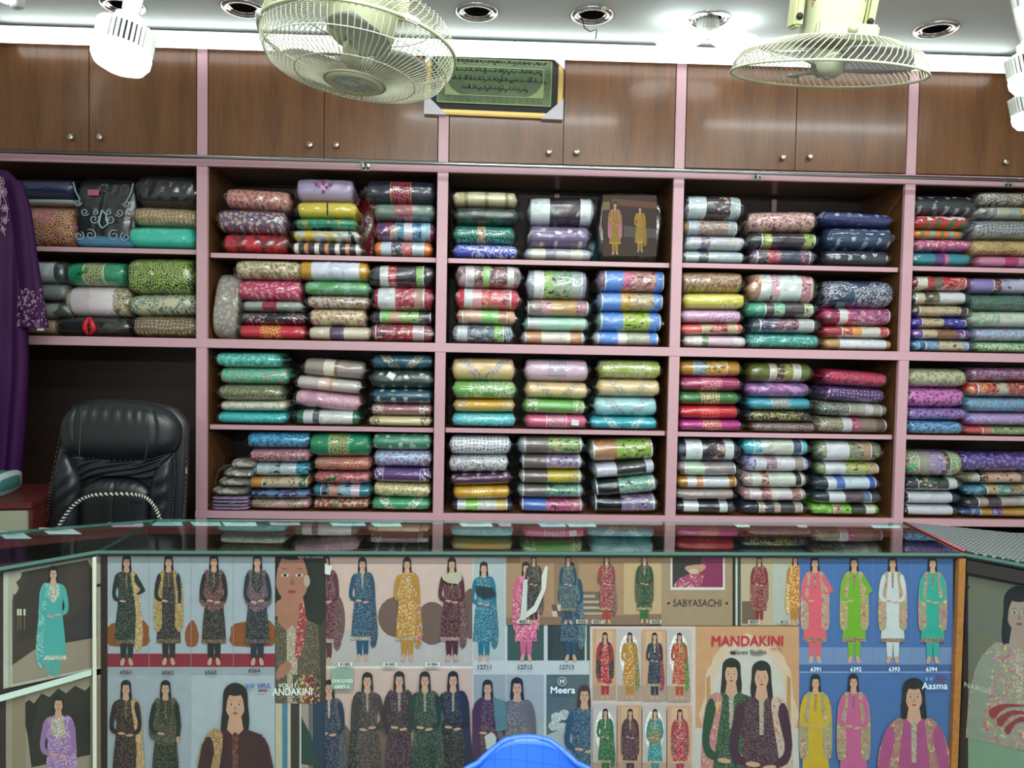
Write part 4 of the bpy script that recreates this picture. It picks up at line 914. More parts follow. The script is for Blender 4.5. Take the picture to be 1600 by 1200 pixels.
ROWN = {0: 'top shelf', 1: 'second shelf', 2: 'third shelf', 3: 'bottom shelf'}
def stackname(n, k): return {3: ['left', 'middle', 'right'], 2: ['left', 'right']}[n][k]
rj = random.Random(11)
for (bay, row), (ox, oy, sc, stacks) in CELLS.items():
    i = 'ABCDE'.index(bay)
    zfloor = BZ[(bay, 1)] if row == 0 else ZM1 if row == 1 else BZ[(bay, 3)] if row == 2 else ZB1
    xlo, xhi = PX[i]+PW+.002, PX[i+1]-PW-.002
    for si, st in enumerate(stacks):
        sn = stackname(len(stacks), si)
        nst = len(st)
        if not nst: continue
        bounds = []
        for (x0, y0, x1, y1, tl, kd, co, look, cs) in st:
            a = P(ox+x0/sc, oy+(y0+y1)/2/sc, .03); b = P(ox+x1/sc, oy+(y0+y1)/2/sc, .03)
            xm = ox+(x0+x1)/2/sc; zt = P(xm, oy+y0/sc, .03).z; zb = P(xm, oy+y1/sc, .03).z
            bounds.append([max(a.x, xlo+.004), min(b.x, xhi-.004), zt, zb])
        bounds[-1][3] = zfloor+.001
        for k in range(nst-1):           # neighbours in a stack touch
            z = (bounds[k][3]+bounds[k+1][2])/2; bounds[k][3] = z; bounds[k+1][2] = z
        for k, (x0, y0, x1, y1, tl, kd, co, look, cs) in enumerate(st):
            xa, xb, zt, zb = bounds[k]; W_ = xb-xa; H_ = zt-zb
            # measured slope of the packet; about two degrees of it is the lens roll
            tilt = math.atan2(tl/sc/365*1.05, W_)-math.radians(.8)
            if k == nst-1: tilt = 0 if abs(tl) < 10 else tilt*.35
            D_ = .26; yj = rj.uniform(-.008, .012)
            cs2 = None
            if cs:
                rg, cc = cs.split(':'); u0, u1 = rg.split('-'); cs2 = (float(u0), float(u1), cc)
            lab = '%s packet, %s of %s %s stack, %s, %s' % (look, ORD[k], ['', 'one', 'two', 'three', 'four', 'five', 'six'][nst], sn, ROWN[row], BAYN[bay])
            c = Vector(((xa+xb)/2, .03+yj+D_/2-.02, (zt+zb)/2))
            t = packet(c, W_*.985, H_-.001, D_, tilt, kd, co.split(), cs2, lab, 'wrapped clothes on the %s of the %s' % (ROWN[row], BAYN[bay]), rj.uniform(-.03, .03))
            if 'price tag' in look:
                sx = -.16 if 'rose' not in look else .28
                tg = B('price_tag', (W_*sx, -D_/2-.009, H_*.18 if sx < 0 else 0), (.034, .0015, .026), simple('tag_card', 'd8dce4', .5), t, .0004); tg.rotation_euler = (-.25 if sx < 0 else 0, .6 if sx < 0 else .1, 0)
            if 'leaf-marked' in look or 'gold-banded' in look:
                bm = bmesh.new()
                for q in range(6): tube(bm, [(-.035+.002*q, -D_/2-.008, -.012+.003*q), (-.02+.002*q, -D_/2-.011, .006-.002*q), (.012, -D_/2-.008, .004+.003*q)], .003, 5)
                obj('green_ribbon', bm, simple('ribbon_green', '1c7a20', .5), t, True).location = (-.03 if 'leaf' in look else -.03, .0, 0)
            if 'tied bow' in look:
                bm = bmesh.new()
                for s in (-1, 1):
                    tube(bm, [(0, -D_/2-.006, H_*.45), (s*.012, -D_/2-.014, H_*.2), (s*.02, -D_/2-.008, -H_*.1), (s*.004, -D_/2-.012, -H_*.42)], [.006, .012, .014, .004], 8)
                obj('red_bow', bm, simple('bow_red', 'b81c2c', .4), t, True).location = (-.0, 0, 0)
            if 'lavender' in look:
                bm = bmesh.new()
                for q, (a, b) in enumerate(((0, -.015), (-.014, .004), (.014, .004), (0, .016), (-.03, .015), (.03, .015), (0, .03))):
                    r2 = bmesh.ops.create_uvsphere(bm, u_segments=8, v_segments=5, radius=.008)
                    for v in r2['verts']: v.co = Vector((v.co.x+a, v.co.y*.25-D_/2-.001, v.co.z+b))
                obj('flower_applique', bm, simple('applique', '9c3478', .6), t, True)
            if 'black-lined' in look: B('woven_line', (.01, -D_/2-.0035, 0), (.005, .004, H_*.8), M_black, t, .001)
# tall packets standing upright, and folded bundles
def upright(x0, y0, x1, y1, ox, oy, sc, kd, co, look, zf, Dp=.10, Y=.03, lean=0, cards=None, depthcat='clothing packet', group=None, wrap=True):
    xm = ox+(x0+x1)/2/sc; a = P(ox+x0/sc, oy+(y0+y1)/2/sc, Y); b = P(ox+x1/sc, oy+(y0+y1)/2/sc, Y); zt = P(xm, oy+y0/sc, Y).z
    W_, H_ = b.x-a.x, zt-zf
    t = packet(Vector(((a.x+b.x)/2, Y+Dp/2, (zt+zf)/2)), W_, H_, Dp, lean, kd, co.split(), cards, look, group, wrap=wrap)
    return t, W_, H_, Dp
g_, o_, s_ = 'upright packets', (0, 240, 4.0), 0
t, W_, H_, Dp = upright(468, 150, 840, 590, 0, 240, 4.0, 'p', '0b1114 1c2428 1c2428', 'tall black packet with pale blue scrollwork standing on top shelf, leftmost bay', BZ[('A', 1)], .14, .03)
M_emb = simple('pale_blue_embroidery', '9cb0bc', .5); M_emb2 = simple('blue_cloth_band', '4c7c9c', .7)
bm = bmesh.new(); y_ = -Dp/2-.012
def spiral(cx, cz, r, turns, s, ph=0):
    return [(cx+s*(r*(1-.75*k/16))*math.cos(ph+turns*2*pi*k/16), y_, cz+(r*(1-.75*k/16))*math.sin(ph+turns*2*pi*k/16)) for k in range(17)]
for s in (-1, 1):
    for (cx, cz, r, ph) in ((.035, -.03, .022, 2.5), (.075, -.0, .018, 3.5), (.105, .04, .016, 3), (.05, -.10, .026, 1), (.10, -.105, .022, 2), (.03, .0, .014, 1)):
        tube(bm, spiral(s*cx-.005, cz, r, 1.3, s, ph), .0025, 5)
    tube(bm, [(-.005, y_, -.07), (s*.02, y_, -.05), (s*.012, y_, -.01), (0-.005, y_, .01)], .004, 5)
    tube(bm, [(s*.1, y_, .05), (s*.12, y_, .09), (s*.13, y_, .13)], .003, 5)
obj('scroll_embroidery', bm, M_emb, t, True)
pillow('blue_hem', W_*1.02, Dp+.01, .055, M_emb2, t, 5).location = (0, -.004, -H_/2+.03)
B('pink_label', (-.045, -Dp/2-.007, H_*.28), (.05, .002, .028), simple('pink_label', 'b05880', .5), t, .001)
t, W_, H_, Dp = upright(1078, 125, 1488, 585, 680, 270, 4.2105, 'k', '2c1c12 1c1610 4a2c14', 'tall dark brown packet with photo of two women in yellow, third bay', BZ[('C', 1)], .13, .03, group=None)
UPR_PHOTO = (t, W_, H_, Dp)
upright(1010, 205, 1120, 585, 320, 260, 4.2105, 'v', 'a8141c d06050 7a0c14', 'bright red packet standing behind the middle and right stacks, second bay', BZ[('B', 1)]+.001, .1, .28)
upright(990, 430, 1090, 580, 680, 270, 4.2105, 'p', '14787c 2c9498 2c9498', 'small teal packet half hidden beside the tall photo packet, third bay', BZ[('C', 1)]+.001, .1, .24)
t, W_, H_, Dp = upright(48, 705, 215, 1130, 320, 260, 4.2105, 'f', '90948c b8b4a8 a08078', 'silver grey packet leaning on end at left of second shelf, second bay', ZM1+.001, .2, .03, .09)
for k, (x0, y0, x1, y1, cc, nm) in enumerate(((12, 795, 280, 1035, '787468 a8a498 50504a', 'grey folded bundle in crumpled plastic lying on the mauve bundle, bottom shelf'), (10, 1037, 285, 1158, '7c6484 a08ca8 584860', 'mauve folded bundle in crumpled plastic, at left end of bottom shelf'))):
    a = P(320+x0/4.2105, 530+(y0+y1)/2/4.2105, .0); b = P(320+x1/4.2105, 530+(y0+y1)/2/4.2105, .0); zt = P(350, 530+y0/4.2105, .0).z; zb = P(350, 530+y1/4.2105, 0).z
    if k == 1: zb = ZB1+.001
    t = tag(empty('clothing_bundle', ((a.x+b.x)/2+.008, .12, zb)), nm, 'clothing bundle')
    c1, c2, c3 = cc.split(); W_, H_ = b.x-a.x-.01, zt-zb; nl = 4
    for q in range(nl):
        o = pillow('folded_layer', W_*(.98-.10*q*(k == 0)), .26, H_/nl*1.04, cloth('b' if k else 'k', c1, c2, c3, 3), t, 40+q+9*k, 16, 20, 5, 2.6, .004)
        o.location = (.02*q*(k == 0), 0, H_/nl*(q+.5))
    pw = pillow('plastic_wrap', W_*1.0, .275, H_, FILMS[k], t, 77+k, 40, 40, 6, 2.6, .012, .003, crimp=1, capped=False); pw.location = (0.02*(k == 0), 0, H_/2)
# ------------------------------------------------------------------ counter
ZC = .95
M_ctop = glass('counter_top_glass', (.94, .985, .97, 1), .0, 1.1, 1.5)
M_cfront = glass('counter_front_glass', (.97, .995, .985, 1), .01, .45, 1.5)
M_gedge = simple('green_glass_edge', '44685f', .15, 0, .8)
M_body = simple('dark_counter_wood', '24140f', .5)
M_redw = wood('red_brown_rail', '5a2420', '3a1412', .4, 'x')
M_inner = simple('counter_inside', '1a1614', .7)
M_card = simple('white_card', 'cfe0e0', .5)
def G(px, py): return PZ(px, py, ZC)
FL, FR, BLk, BRk = G(152, 860), G(1508, 864), G(245, 811), G(1410, 817)
def ext(a, b, k): return a+(b-a)*k
# wing front and back lines run on outside the frame
WLf, WLb = ext(FL, G(0, 886), 4.2), ext(BLk, G(0, 831), 2.0)
WRf, WRb = ext(FR, G(1600, 881), 6.0), ext(BRk, G(1600, 836), 3.4)
WLb = ext(BLk, G(0, 831), 1+(-2.6-G(0, 831).x)/(G(0, 831).x-BLk.x)); WRf.x = min(WRf.x, 1.95)
def slab(name, pts, z0, z1, mat, parent, mats2=None):
    bm = bmesh.new(); a = [bm.verts.new((p.x, p.y, z0)) for p in pts]; b = [bm.verts.new((p.x, p.y, z1)) for p in pts]; n = len(pts)
    bm.faces.new(b); bm.faces.new(a[::-1])
    for k in range(n):
        f = bm.faces.new((a[k], a[(k+1) % n], b[(k+1) % n], b[k]))
        if mats2: f.material_index = 1
    bmesh.ops.recalc_face_normals(bm, faces=bm.faces)
    return obj(name, bm, [mat, mats2] if mats2 else mat, parent)
class Plane:
    def __init__(s, a, b, inset=.014):
        s.d = Vector((b.x-a.x, b.y-a.y, 0)).normalized(); s.n = Vector((s.d.y, -s.d.x, 0)); s.o = Vector((a.x, a.y, 0))-s.n*inset
        s.L = (b-a).length
    def uv(s, px, py):
        r = ray(px, py); t = (s.o-CAM).dot(s.n)/r.dot(s.n); q = CAM+r*t; return ((q-s.o).dot(s.d), q.z)
    def pt(s, u, w, l=0): return s.o+s.d*u+s.n*l+Vector((0, 0, w))
    def M(s, u, w, l=0):
        m = Matrix((s.d, Vector((0, 0, 1)), s.n)).transposed().to_4x4(); m.translation = s.pt(u, w, l); return m
PM = Plane(FL, FR); PL = Plane(WLf, FL); PR = Plane(FR, WRf)
def counter(name, label, pts, pl, rightpost, back_open=True):
    fa, fb, bb, ba = pts
    t = tag(empty('display_counter', (0, 0, 0)), label, 'counter', 'glass topped shop counters')
    slab('glass_top', [fa, fb, bb, ba], ZC-.009, ZC, M_ctop, t, M_gedge)
    n = pl.n; d = pl.d; L_ = pl.L
    def bar(nm, u0, u1, l0, l1, z0, z1, mat, bev=.001):
        bm = bmesh.new(); box(bm, (0, 0, 0), (u1-u0, z1-z0, l1-l0), bev); o = obj(nm, bm, mat, t)
        o.matrix_local = pl.M((u0+u1)/2, (z0+z1)/2, (l0+l1)/2); return o
    bar('dark_channel', 0, L_, -.012, .012, ZC-.016, ZC-.0095, M_black)
    bar('front_pane', .0, L_, .006, .010, .12, ZC-.0165, M_cfront, 0)
    bar('front_backing', .0, L_, -.014, -.006, .12, ZC-.0165, M_body, 0)
    bar('plinth', 0, L_, -.04, -.01, 0, .119, M_body)
    i = lambda p, q, k: p+(q-p)*k
    ia, ib, iba, ibb = i(fa, ba, .06), i(fb, bb, .06), i(fa, ba, .93), i(fb, bb, .93)
    slab('inside_tray', [ia, ib, ibb, iba], .845, .853, M_inner, t)
    slab('inner_glass_shelf', [ia, ib, ibb, iba], .895, .898, M_ctop, t)
    slab('back_rail', [i(fa, ba, .80), i(fb, bb, .80), i(fb, bb, .995), i(fa, ba, .995)], ZC-.030, ZC-.0105, M_redw, t)
    slab('back_panel', [i(fa, ba, .94), i(fb, bb, .94), i(fb, bb, .975), i(fa, ba, .975)], .1, ZC-.032, M_body, t)
    return t, bar
cm, barm = counter('m', 'long middle shop counter with glass top and poster covered front', [FL, FR, BRk, BLk], PM, True)
cl_, barl = counter('l', 'left counter wing angled towards the viewer with two dress posters', [WLf, FL, BLk, WLb], PL, False)
cr_, barr = counter('r', 'right counter wing with silver dotted sheet on top', [FR, WRf, WRb, BRk], PR, False)
uw0 = PM.uv(1493, 900)[0]; uw1 = PM.uv(1505, 900)[0]
M_owood = wood('orange_wood', '9c6a34', '6c4420', .45, 'z')
barm('corner_post', uw0, uw1, -.004, .012, .1, ZC-.017, M_owood, .002)
barl('corner_post', PL.L-.012, PL.L-.002, .0105, .014, .1, ZC-.017, simple('pale_tape', 'b8bcae', .5), .001)
# silver sheet with rows of dots on the right wing
def sheet_mat():
    t = NT('silver_dotted_sheet'); v = t.coords(1)
    n = t.n('TexVoronoi', i_Scale=62.0, i_Randomness=0.0); n.voronoi_dimensions = '2D'; t.put(n.inputs['Vector'], v)
    a = t.math('LESS_THAN', n.outputs[0], .33); t.put(t.b.inputs['Base Color'], t.mix(a, lin('4c5a58'), lin('b8c4c0')))
    t.b.inputs['Metallic'].default_value = .5; t.b.inputs['Roughness'].default_value = .3; return t.m
i_ = lambda p, q, k: p+(q-p)*k
slab('dotted_sheet', [i_(FR, WRf, .0)+Vector((.012, .01, 0)), WRf, WRb, BRk+Vector((.012, 0, 0))], ZC+.0005, ZC+.003, sheet_mat(), cr_)
T('red_piping', [FR+Vector((.004, .012, .003)), BRk+Vector((.004, 0, .003))], .003, simple('red_tape', 'b04048', .4), cr_)
# cards lying under the glass along the back rail
cards = [(8, 50, 829, 838), (76, 128, 823.5, 831), (176, 226, 815.5, 819.5), (238, 286, 813, 817.6), (303, 346, 813, 817.8), (352, 402, 813, 818), (425, 470, 813, 817), (520, 572, 813, 818), (585, 628, 813.5, 819), (722, 770, 814, 819), (782, 800, 814, 818.5), (846, 885, 815, 819.5), (890, 932, 815, 819.5), (1152, 1172, 816, 820), (1248, 1262, 816, 820.5), (1365, 1408, 817, 821.5)]
clab = ['at the left end of the left wing', 'second from the left end, on the left wing', 'in front of the rope handles', 'right of the rope handles', 'left of four cards before the second bay', 'second of four cards before the second bay', 'third of four cards before the second bay', 'before the middle of the second bay', 'before the right side of the second bay', 'under the third bay left stack', 'small one under the third bay left stack', 'under the third bay middle stack', 'second under the third bay middle stack', 'small one under the fourth bay', 'narrow one under the fourth bay right stack', 'at the right end of the middle counter']
M_paper2 = [simple('paper_mint', 'b4d4d0', .5), simple('paper_white', 'd0dcdc', .5), simple('paper_lilac', 'c4a8bc', .5), simple('paper_blueish', 'a8ccd8', .5)]
for k, (x0, x1, y0, y1) in enumerate(cards):
    a, b, c, d = PZ(x0, y1+3.5, ZC-.0098), PZ(x1, y1+3.5, ZC-.0098), PZ(x1-(4 if k > 1 else 18), y0+1.2, ZC-.0098), PZ(x0-(8 if k > 1 else 16), y0+1.2, ZC-.0098)
    o = slab('paper_card', [a, b, c, d], ZC-.0103, ZC-.0096, M_paper2[k % 4], None); tag(o, 'pale card under the counter glass, '+clab[k], 'card', 'cards under the counter glass')
    bm = bmesh.new(); m_ = (a+b+c+d)/4
    for q in range(2): box(bm, (m_.x, m_.y+.008*(q-.5), ZC-.0094), ((b.x-a.x)*.5, .002, .0003))
    stuff(obj('printed_lines', bm, simple('print_blue', '3c5c98', .6), o))

# ------------------------------------------------------------------ posters
def print_mat():
    t = NT('poster_print'); at = t.n('Attribute'); at.attribute_name = 'ink'; at.attribute_type = 'GEOMETRY'
    tc = t.n('TexCoord'); v = tc.outputs['Object']
    def vz(s, f='F1'):
        n = t.n('TexVoronoi', i_Scale=float(s)); n.feature = f; t.L.new(v, n.inputs['Vector']); return n
    def nz(s, d=2.0, di=0.0):
        n = t.n('TexNoise', i_Scale=float(s), i_Detail=d, i_Distortion=di); t.L.new(v, n.inputs['Vector']); return n
    al = at.outputs['Alpha']; base = at.outputs['Color']
    near = lambda a, c, w_: t.math('LESS_THAN', t.math('ABSOLUTE', t.math('SUBTRACT', a, c)), w_)
    hsv = t.n('HueSaturation'); hsv.inputs['Value'].default_value = 1.8; hsv.inputs['Saturation'].default_value = .7; t.L.new(base, hsv.inputs['Color'])
    light = t.mix(.22, hsv.outputs[0], lin('b09c7c'))
    col = t.mix(t.math('MULTIPLY', nz(30, 4).outputs[0], .25), base, (0.0, 0.0, 0.0, 1))
    p1 = t.math('MULTIPLY', near(al, .8, .04), t.math('LESS_THAN', vz(230).outputs[0], .40))          # sprigs
    col = t.mix(p1, col, light)
    p2 = t.math('MULTIPLY', near(al, .6, .04), t.math('LESS_THAN', vz(170, 'DISTANCE_TO_EDGE').outputs[0], .11))  # trellis
    col = t.mix(p2, col, light)
    n3 = nz(95, 2, 1.0); p3 = t.math('MULTIPLY', near(al, .4, .04), t.math('GREATER_THAN', n3.outputs[0], .54))    # big florals
    fl = nz(55, 1); r = t.n('ValToRGB'); r.color_ramp.interpolation = 'CONSTANT'; t.L.new(fl.outputs[0], r.inputs[0]); e = r.color_ramp.elements
    e[0].color = lin('b85868'); e[1].position = .46; e[1].color = lin('c8b088')
    for q, c_ in ((.5, 'd8a848'), (.54, '6c88b0'), (.58, 'c87890')): a = e.new(q); a.color = lin(c_)
    col = t.mix(p3, col, r.outputs[0])
    n4 = nz(9, 5, .4); p4 = near(al, .2, .04); col = t.mix(t.math('MULTIPLY', p4, t.math('GREATER_THAN', n4.outputs[0], .52)), col, t.mix(.14, base, (.02, .02, .02, 1)))  # scenery
    t.put(t.b.inputs['Base Color'], t.mix(.30, col, (.03, .035, .035, 1))); t.b.inputs['Roughness'].default_value = .55; t.b.inputs['Specular IOR Level'].default_value = .25; return t.m
M_print = print_mat()
def smoothp(pts, k=4):
    n = len(pts); o = []
    for i in range(n):
        p0, p1, p2, p3 = pts[i-1], pts[i], pts[(i+1) % n], pts[(i+2) % n]
        for j in range(k):
            t = j/k; o.append(tuple(.5*(2*p1[a]+(p2[a]-p0[a])*t+(2*p0[a]-5*p1[a]+4*p2[a]-p3[a])*t*t+(-p0[a]+3*p1[a]-3*p2[a]+p3[a])*t**3) for a in (0, 1)))
    return o
def ell(cx, cy, rx, ry, n=18, a0=0, rot=0):
    o = []
    for k in range(n):
        x, y = rx*math.cos(2*pi*k/n+a0), ry*math.sin(2*pi*k/n+a0); o.append((cx+x*math.cos(rot)-y*math.sin(rot), cy+x*math.sin(rot)+y*math.cos(rot)))
    return o
def clip(poly, quad):
    # quad given clockwise in pixels (y down)
    out = poly
    for i in range(len(quad)):
        a, b = quad[i], quad[(i+1) % len(quad)]; inp = out; out = []
        if not inp: return []
        side = lambda p: (b[0]-a[0])*(p[1]-a[1])-(b[1]-a[1])*(p[0]-a[0])
        for j in range(len(inp)):
            p, q = inp[j-1], inp[j]; sp, sq = side(p), side(q)
            if (sp >= 0) != (sq >= 0):
                t = sp/(sp-sq); out.append((p[0]+(q[0]-p[0])*t, p[1]+(q[1]-p[1])*t))
            if sq >= 0: out.append(q)
    return out
class Poster:
    n = 0
    def __init__(s, pl, quad, paper, label, lift=0, group='posters on the counter front', pat=.2):
        Poster.n += 1; s.pl = pl; s.q = quad; s.lift = -.0055+lift+Poster.n*.00012; s.k = 0
        uv = [pl.uv(*p) for p in quad]; cu = sum(a for a, b in uv)/4; cw = sum(b for a, b in uv)/4; s.c = (cu, cw)
        t = empty('poster', (0, 0, 0)); t.matrix_world = pl.M(cu, cw, s.lift); s.t = tag(t, label, 'poster', group)
        s.begin(); s.poly(quad, paper, pat); s.end('paper')
    def begin(s): s.V = []; s.Fc = []; s.C = []; s.lay = 0
    def poly(s, pts, col, pat=0, sm=0, clipq=None):
        if sm: pts = smoothp(pts, sm)
        pts = clip(pts, clipq or s.q)
        if len(pts) < 3: return
        s.k += 1; s.lay += 1; z = s.lay*.000035 if s.Fc else 0
        i0 = len(s.V)
        for p in pts:
            u, w_ = s.pl.uv(*p); s.V.append((u-s.c[0], w_-s.c[1], z))
        s.Fc.append(list(range(i0, len(s.V)))); c = lin(col); s.C.append((c[0], c[1], c[2], pat))
    def rect(s, x0, y0, x1, y1, col, pat=0, clipq=None): s.poly([(x0, y0), (x1, y0), (x1, y1), (x0, y1)], col, pat, 0, clipq)
    base = .0
    def end(s, name, label=None):
        if not s.Fc: return
        me = bpy.data.meshes.new(name); me.from_pydata(s.V, [], s.Fc)
        at = me.color_attributes.new(name='ink', type='FLOAT_COLOR', domain='CORNER'); arr = []
        for f, c in zip(me.polygons, s.C): arr += list(c)*f.loop_total
        at.data.foreach_set('color', arr); me.update()
        o = link(name, me, M_print, s.t)
        if name != 'paper': Poster.base += .0000; s.z = getattr(s, 'z', 0)+.0002; o.location = (0, 0, s.z)
        s.z2 = getattr(s, 'z', 0)+s.lay*.000035
        if name != 'paper': s.z = s.z+s.lay*.000035
        if label: o['label'] = label
        return o
    def text(s, body, px, py, hpx, col, bold=0., sx=1., name='lettering', rot=0):
        u, w_ = s.pl.uv(px, py); u1, w1 = s.pl.uv(px, py+hpx); size = abs(w_-w1)*1.38
        m = Matrix.Translation((u-s.c[0], w_-s.c[1], getattr(s, 'z', 0)+.0006)) @ Matrix.Rotation(rot, 4, 'Z')
        return text(name, body, size, simple('ink_'+col, col, .5), s.t, m, bold*size, sx)
SK = 'cc9c84'
def woman(po, cx, top, bot, k='204040', d='b08030', p=None, skin=SK, pk=.8, pd=.6, flip=1, pose=0, hem='a09080', name='printed_figure', clipq=None, lean=0, hair='15100f', dr='side', fs=1.0, yoke=None):
    H = bot-top; p = p or k; X = lambda x, y: (cx+flip*x*H+lean*(1-y)*H, top+y*H)
    po.begin()
    def pl(pts, c, pat=0, sm=0): po.poly([X(*q) for q in pts], c, pat, sm, clipq)
    # long hair behind
    pl([(-.035, .02), (0, 0), (.034, .02), (.040, .08), (.046, .17), (.030, .24), (-.026, .19), (-.044, .13), (-.040, .07)], hair, 0, 3)
    # trousers, feet
    pl([(-.062, .74), (.062, .74), (.058, .9), (.05, .945), (.012, .945), (.004, .80), (-.006, .945), (-.05, .945), (-.056, .88)], p, 0)
    for s in (-1, 1): pl([(s*.018, .935), (s*.042, .935), (s*.06, .985), (s*.04, 1.0), (s*.022, .985)], skin, 0, 2)
    # kurta
    pl([(-.03, .145), (-.085, .165), (-.098, .22), (-.075, .33), (-.078, .42), (-.098, .6), (-.112, .80), (.112, .80), (.098, .6), (.08, .42), (.074, .33), (.098, .22), (.085, .165), (.03, .145), (0, .165)], k, pk, 0)
    pl([(-.108, .765), (.108, .765), (.112, .80), (-.112, .80)], hem, .8)
    if yoke: pl([(-.05, .16), (.05, .16), (.055, .26), (.0, .32), (-.055, .26)], yoke, .8)
    # neck, head
    pl([(-.018, .10), (.018, .10), (.026, .148), (0, .175), (-.026, .148)], skin)
    pl([(0, .155), (.010, .165), (.008, .30), (-.008, .30), (-.010, .165)], hem, .8)
    po.poly(ell(*X(0, .072), .031*H*fs, .044*H), skin, 0, 0, clipq)
    po.poly(ell(*X(0, .024), .030*H, .018*H), hair, 0, 0, clipq)
    for s in (-1, 1): pl([(s*.004, .018), (s*.03, .035), (s*.036, .08), (s*.03, .10), (s*.026, .06), (s*.016, .035)], hair, 0, 2)
    for s in (-1, 1):
        if H > 300: po.poly(ell(*X(s*.0125, .068), .0068*H, .0030*H, 12), 'c8bcb4', 0, 0, clipq)
        po.poly(ell(*X(s*.0125, .068), (.0032 if H > 300 else .0062)*H, .0027*H, 10), '201818', 0, 0, clipq)
        pl([(s*.006, .0585), (s*.013, .0555), (s*.020, .0585), (s*.013, .0570)], '281a18')
    pl([(0, .070), (.005, .085), (-.004, .085)], '%02x%02x%02x' % tuple(int(int(skin[j:j+2], 16)*.82) for j in (0, 2, 4)))
    po.poly(ell(*X(0, .0965), .0085*H, .0032*H, 8), '983840', 0, 0, clipq)
    # dupatta
    if dr == 'side':
        pl([(.045, .15), (.085, .155), (.118, .24), (.128, .45), (.15, .72), (.125, .86), (.075, .84), (.085, .55), (.06, .33), (.04, .2)], d, pd, 2)
    elif dr == 'both':
        for s in (-1, 1): pl([(s*.04, .145), (s*.08, .16), (s*.125, .26), (s*.135, .5), (s*.125, .68), (s*.06, .66), (s*.062, .4), (s*.045, .22)], d, pd, 2)
    elif dr == 'u':
        pl([(-.085, .155), (-.045, .15), (-.05, .27), (0, .36), (.05, .27), (.045, .15), (.09, .16), (.125, .36), (.08, .47), (0, .52), (-.09, .47), (-.13, .42), (-.12, .3)], d, pd, 2)
    # arms
    L1 = [(-.085, .165), (-.105, .20), (-.128, .34), (-.105, .42), (-.03, .435), (-.03, .41), (-.085, .385), (-.095, .33), (-.07, .23)]
    pl([(-.08, .17), (-.106, .20), (-.13, .34), (-.112, .41), (-.06, .425), (-.062, .40), (-.09, .375), (-.094, .33), (-.068, .22)], k, 0, 2)
    po.poly(ell(*X(-.035, .418), .030*H, .0105*H, 10, 0, .1*flip), skin, 0, 0, clipq)
    if pose == 0:
        pl([(.08, .17), (.106, .20), (.124, .34), (.105, .415), (.06, .43), (.058, .405), (.086, .38), (.092, .33), (.066, .22)], k, 0, 2)
        po.poly(ell(*X(.03, .432), .030*H, .0105*H, 10, 0, -.15*flip), skin, 0, 0, clipq)
    elif pose == 1:           # hand on hip
        pl([(.08, .17), (.11, .21), (.165, .31), (.16, .335), (.09, .37), (.085, .35), (.125, .315), (.07, .24)], k, 0, 2)
        po.poly(ell(*X(.078, .362), .022*H, .0105*H, 10), skin, 0, 0, clipq)
    else:                     # arm hanging
        pl([(.08, .17), (.106, .20), (.115, .34), (.112, .44), (.085, .44), (.085, .33), (.066, .22)], k, 0, 2)
        po.poly(ell(*X(.098, .465), .0125*H, .028*H, 10), skin, 0, 0, clipq)
    return po.end(name)
R4 = lambda x0, y0, x1, y1: [(x0, y0), (x1, y0), (x1, y1), (x0, y1)]
BOT = 1300
# P5 pink rock setting
p = Poster(PM, R4(508, 864, 740, BOT), 'd0b0a8', 'pinkish poster of eight women in dark embroidered suits among rocks')
p.begin(); p.rect(508, 985, 740, 1042, 'b8b0b0', .2); p.rect(508, 1042, 740, 1046, 'e0d8d0')
for x, y, rx, ry in ((525, 970, 14, 40), (620, 965, 30, 32), (675, 975, 26, 34), (735, 960, 14, 40)): p.poly(ell(x, y, rx, ry), '6c5048', .2)
p.rect(508, 1190, 740, BOT, 'a89890', .2)
for x, y, rx, ry in ((530, 1170, 22, 40), (600, 1165, 20, 40), (700, 1180, 30, 40)): p.poly(ell(x, y, rx, ry), '705850', .2)
p.end('printed_scenery')
woman(p, 508, 866, 1040, '5c1834', '4c1430', flip=1)
woman(p, 566, 871, 1034, '0e4464', '183c58', hem='988c80', pd=.8)
woman(p, 636, 871, 1034, 'b07c28', 'a87828', hem='a08860', pd=.4, flip=1)
woman(p, 706, 871, 1034, '4c1220', '501824', hem='887068')
woman(p, 514, 1062, 1262, '12284c', '283040')
woman(p, 574, 1050, 1258, '3c3034', '181c20', hem='888078', pd=.8, flip=-1)
woman(p, 708, 1048, 1258, '181c24', '181c40', hem='888078', pd=0)
woman(p, 624, 1048, 1258, '381830', '281428', hem='888078', dr='u', pd=.8)
woman(p, 664, 1048, 1258, '0c342c', '0c3028', hem='888078')
p.begin(); p.poly([(690, 897), (704, 894), (720, 893), (722, 904), (716, 912), (700, 910), (692, 905)], 'b8b098', 0); p.rect(518, 1044, 552, 1076, '8ca898'); p.poly([(508, 880), (520, 884), (516, 898), (508, 896)], 'e0dcd4'); p.end('torn_patch')
for b, x in (('81082', 540), ('81083', 610), ('81084', 676)):
    p.begin(); p.rect(x-11, 1034, x+11, 1040, 'e8e4e0'); p.end('number_tag'); p.text(b, x, 1037, 4.5, '202020', .02)
p.text('COCCOZI', 535, 1063, 5, 'e8ece8', .01); p.text('GREY-2', 535, 1072, 5, 'e8ece8', .01)
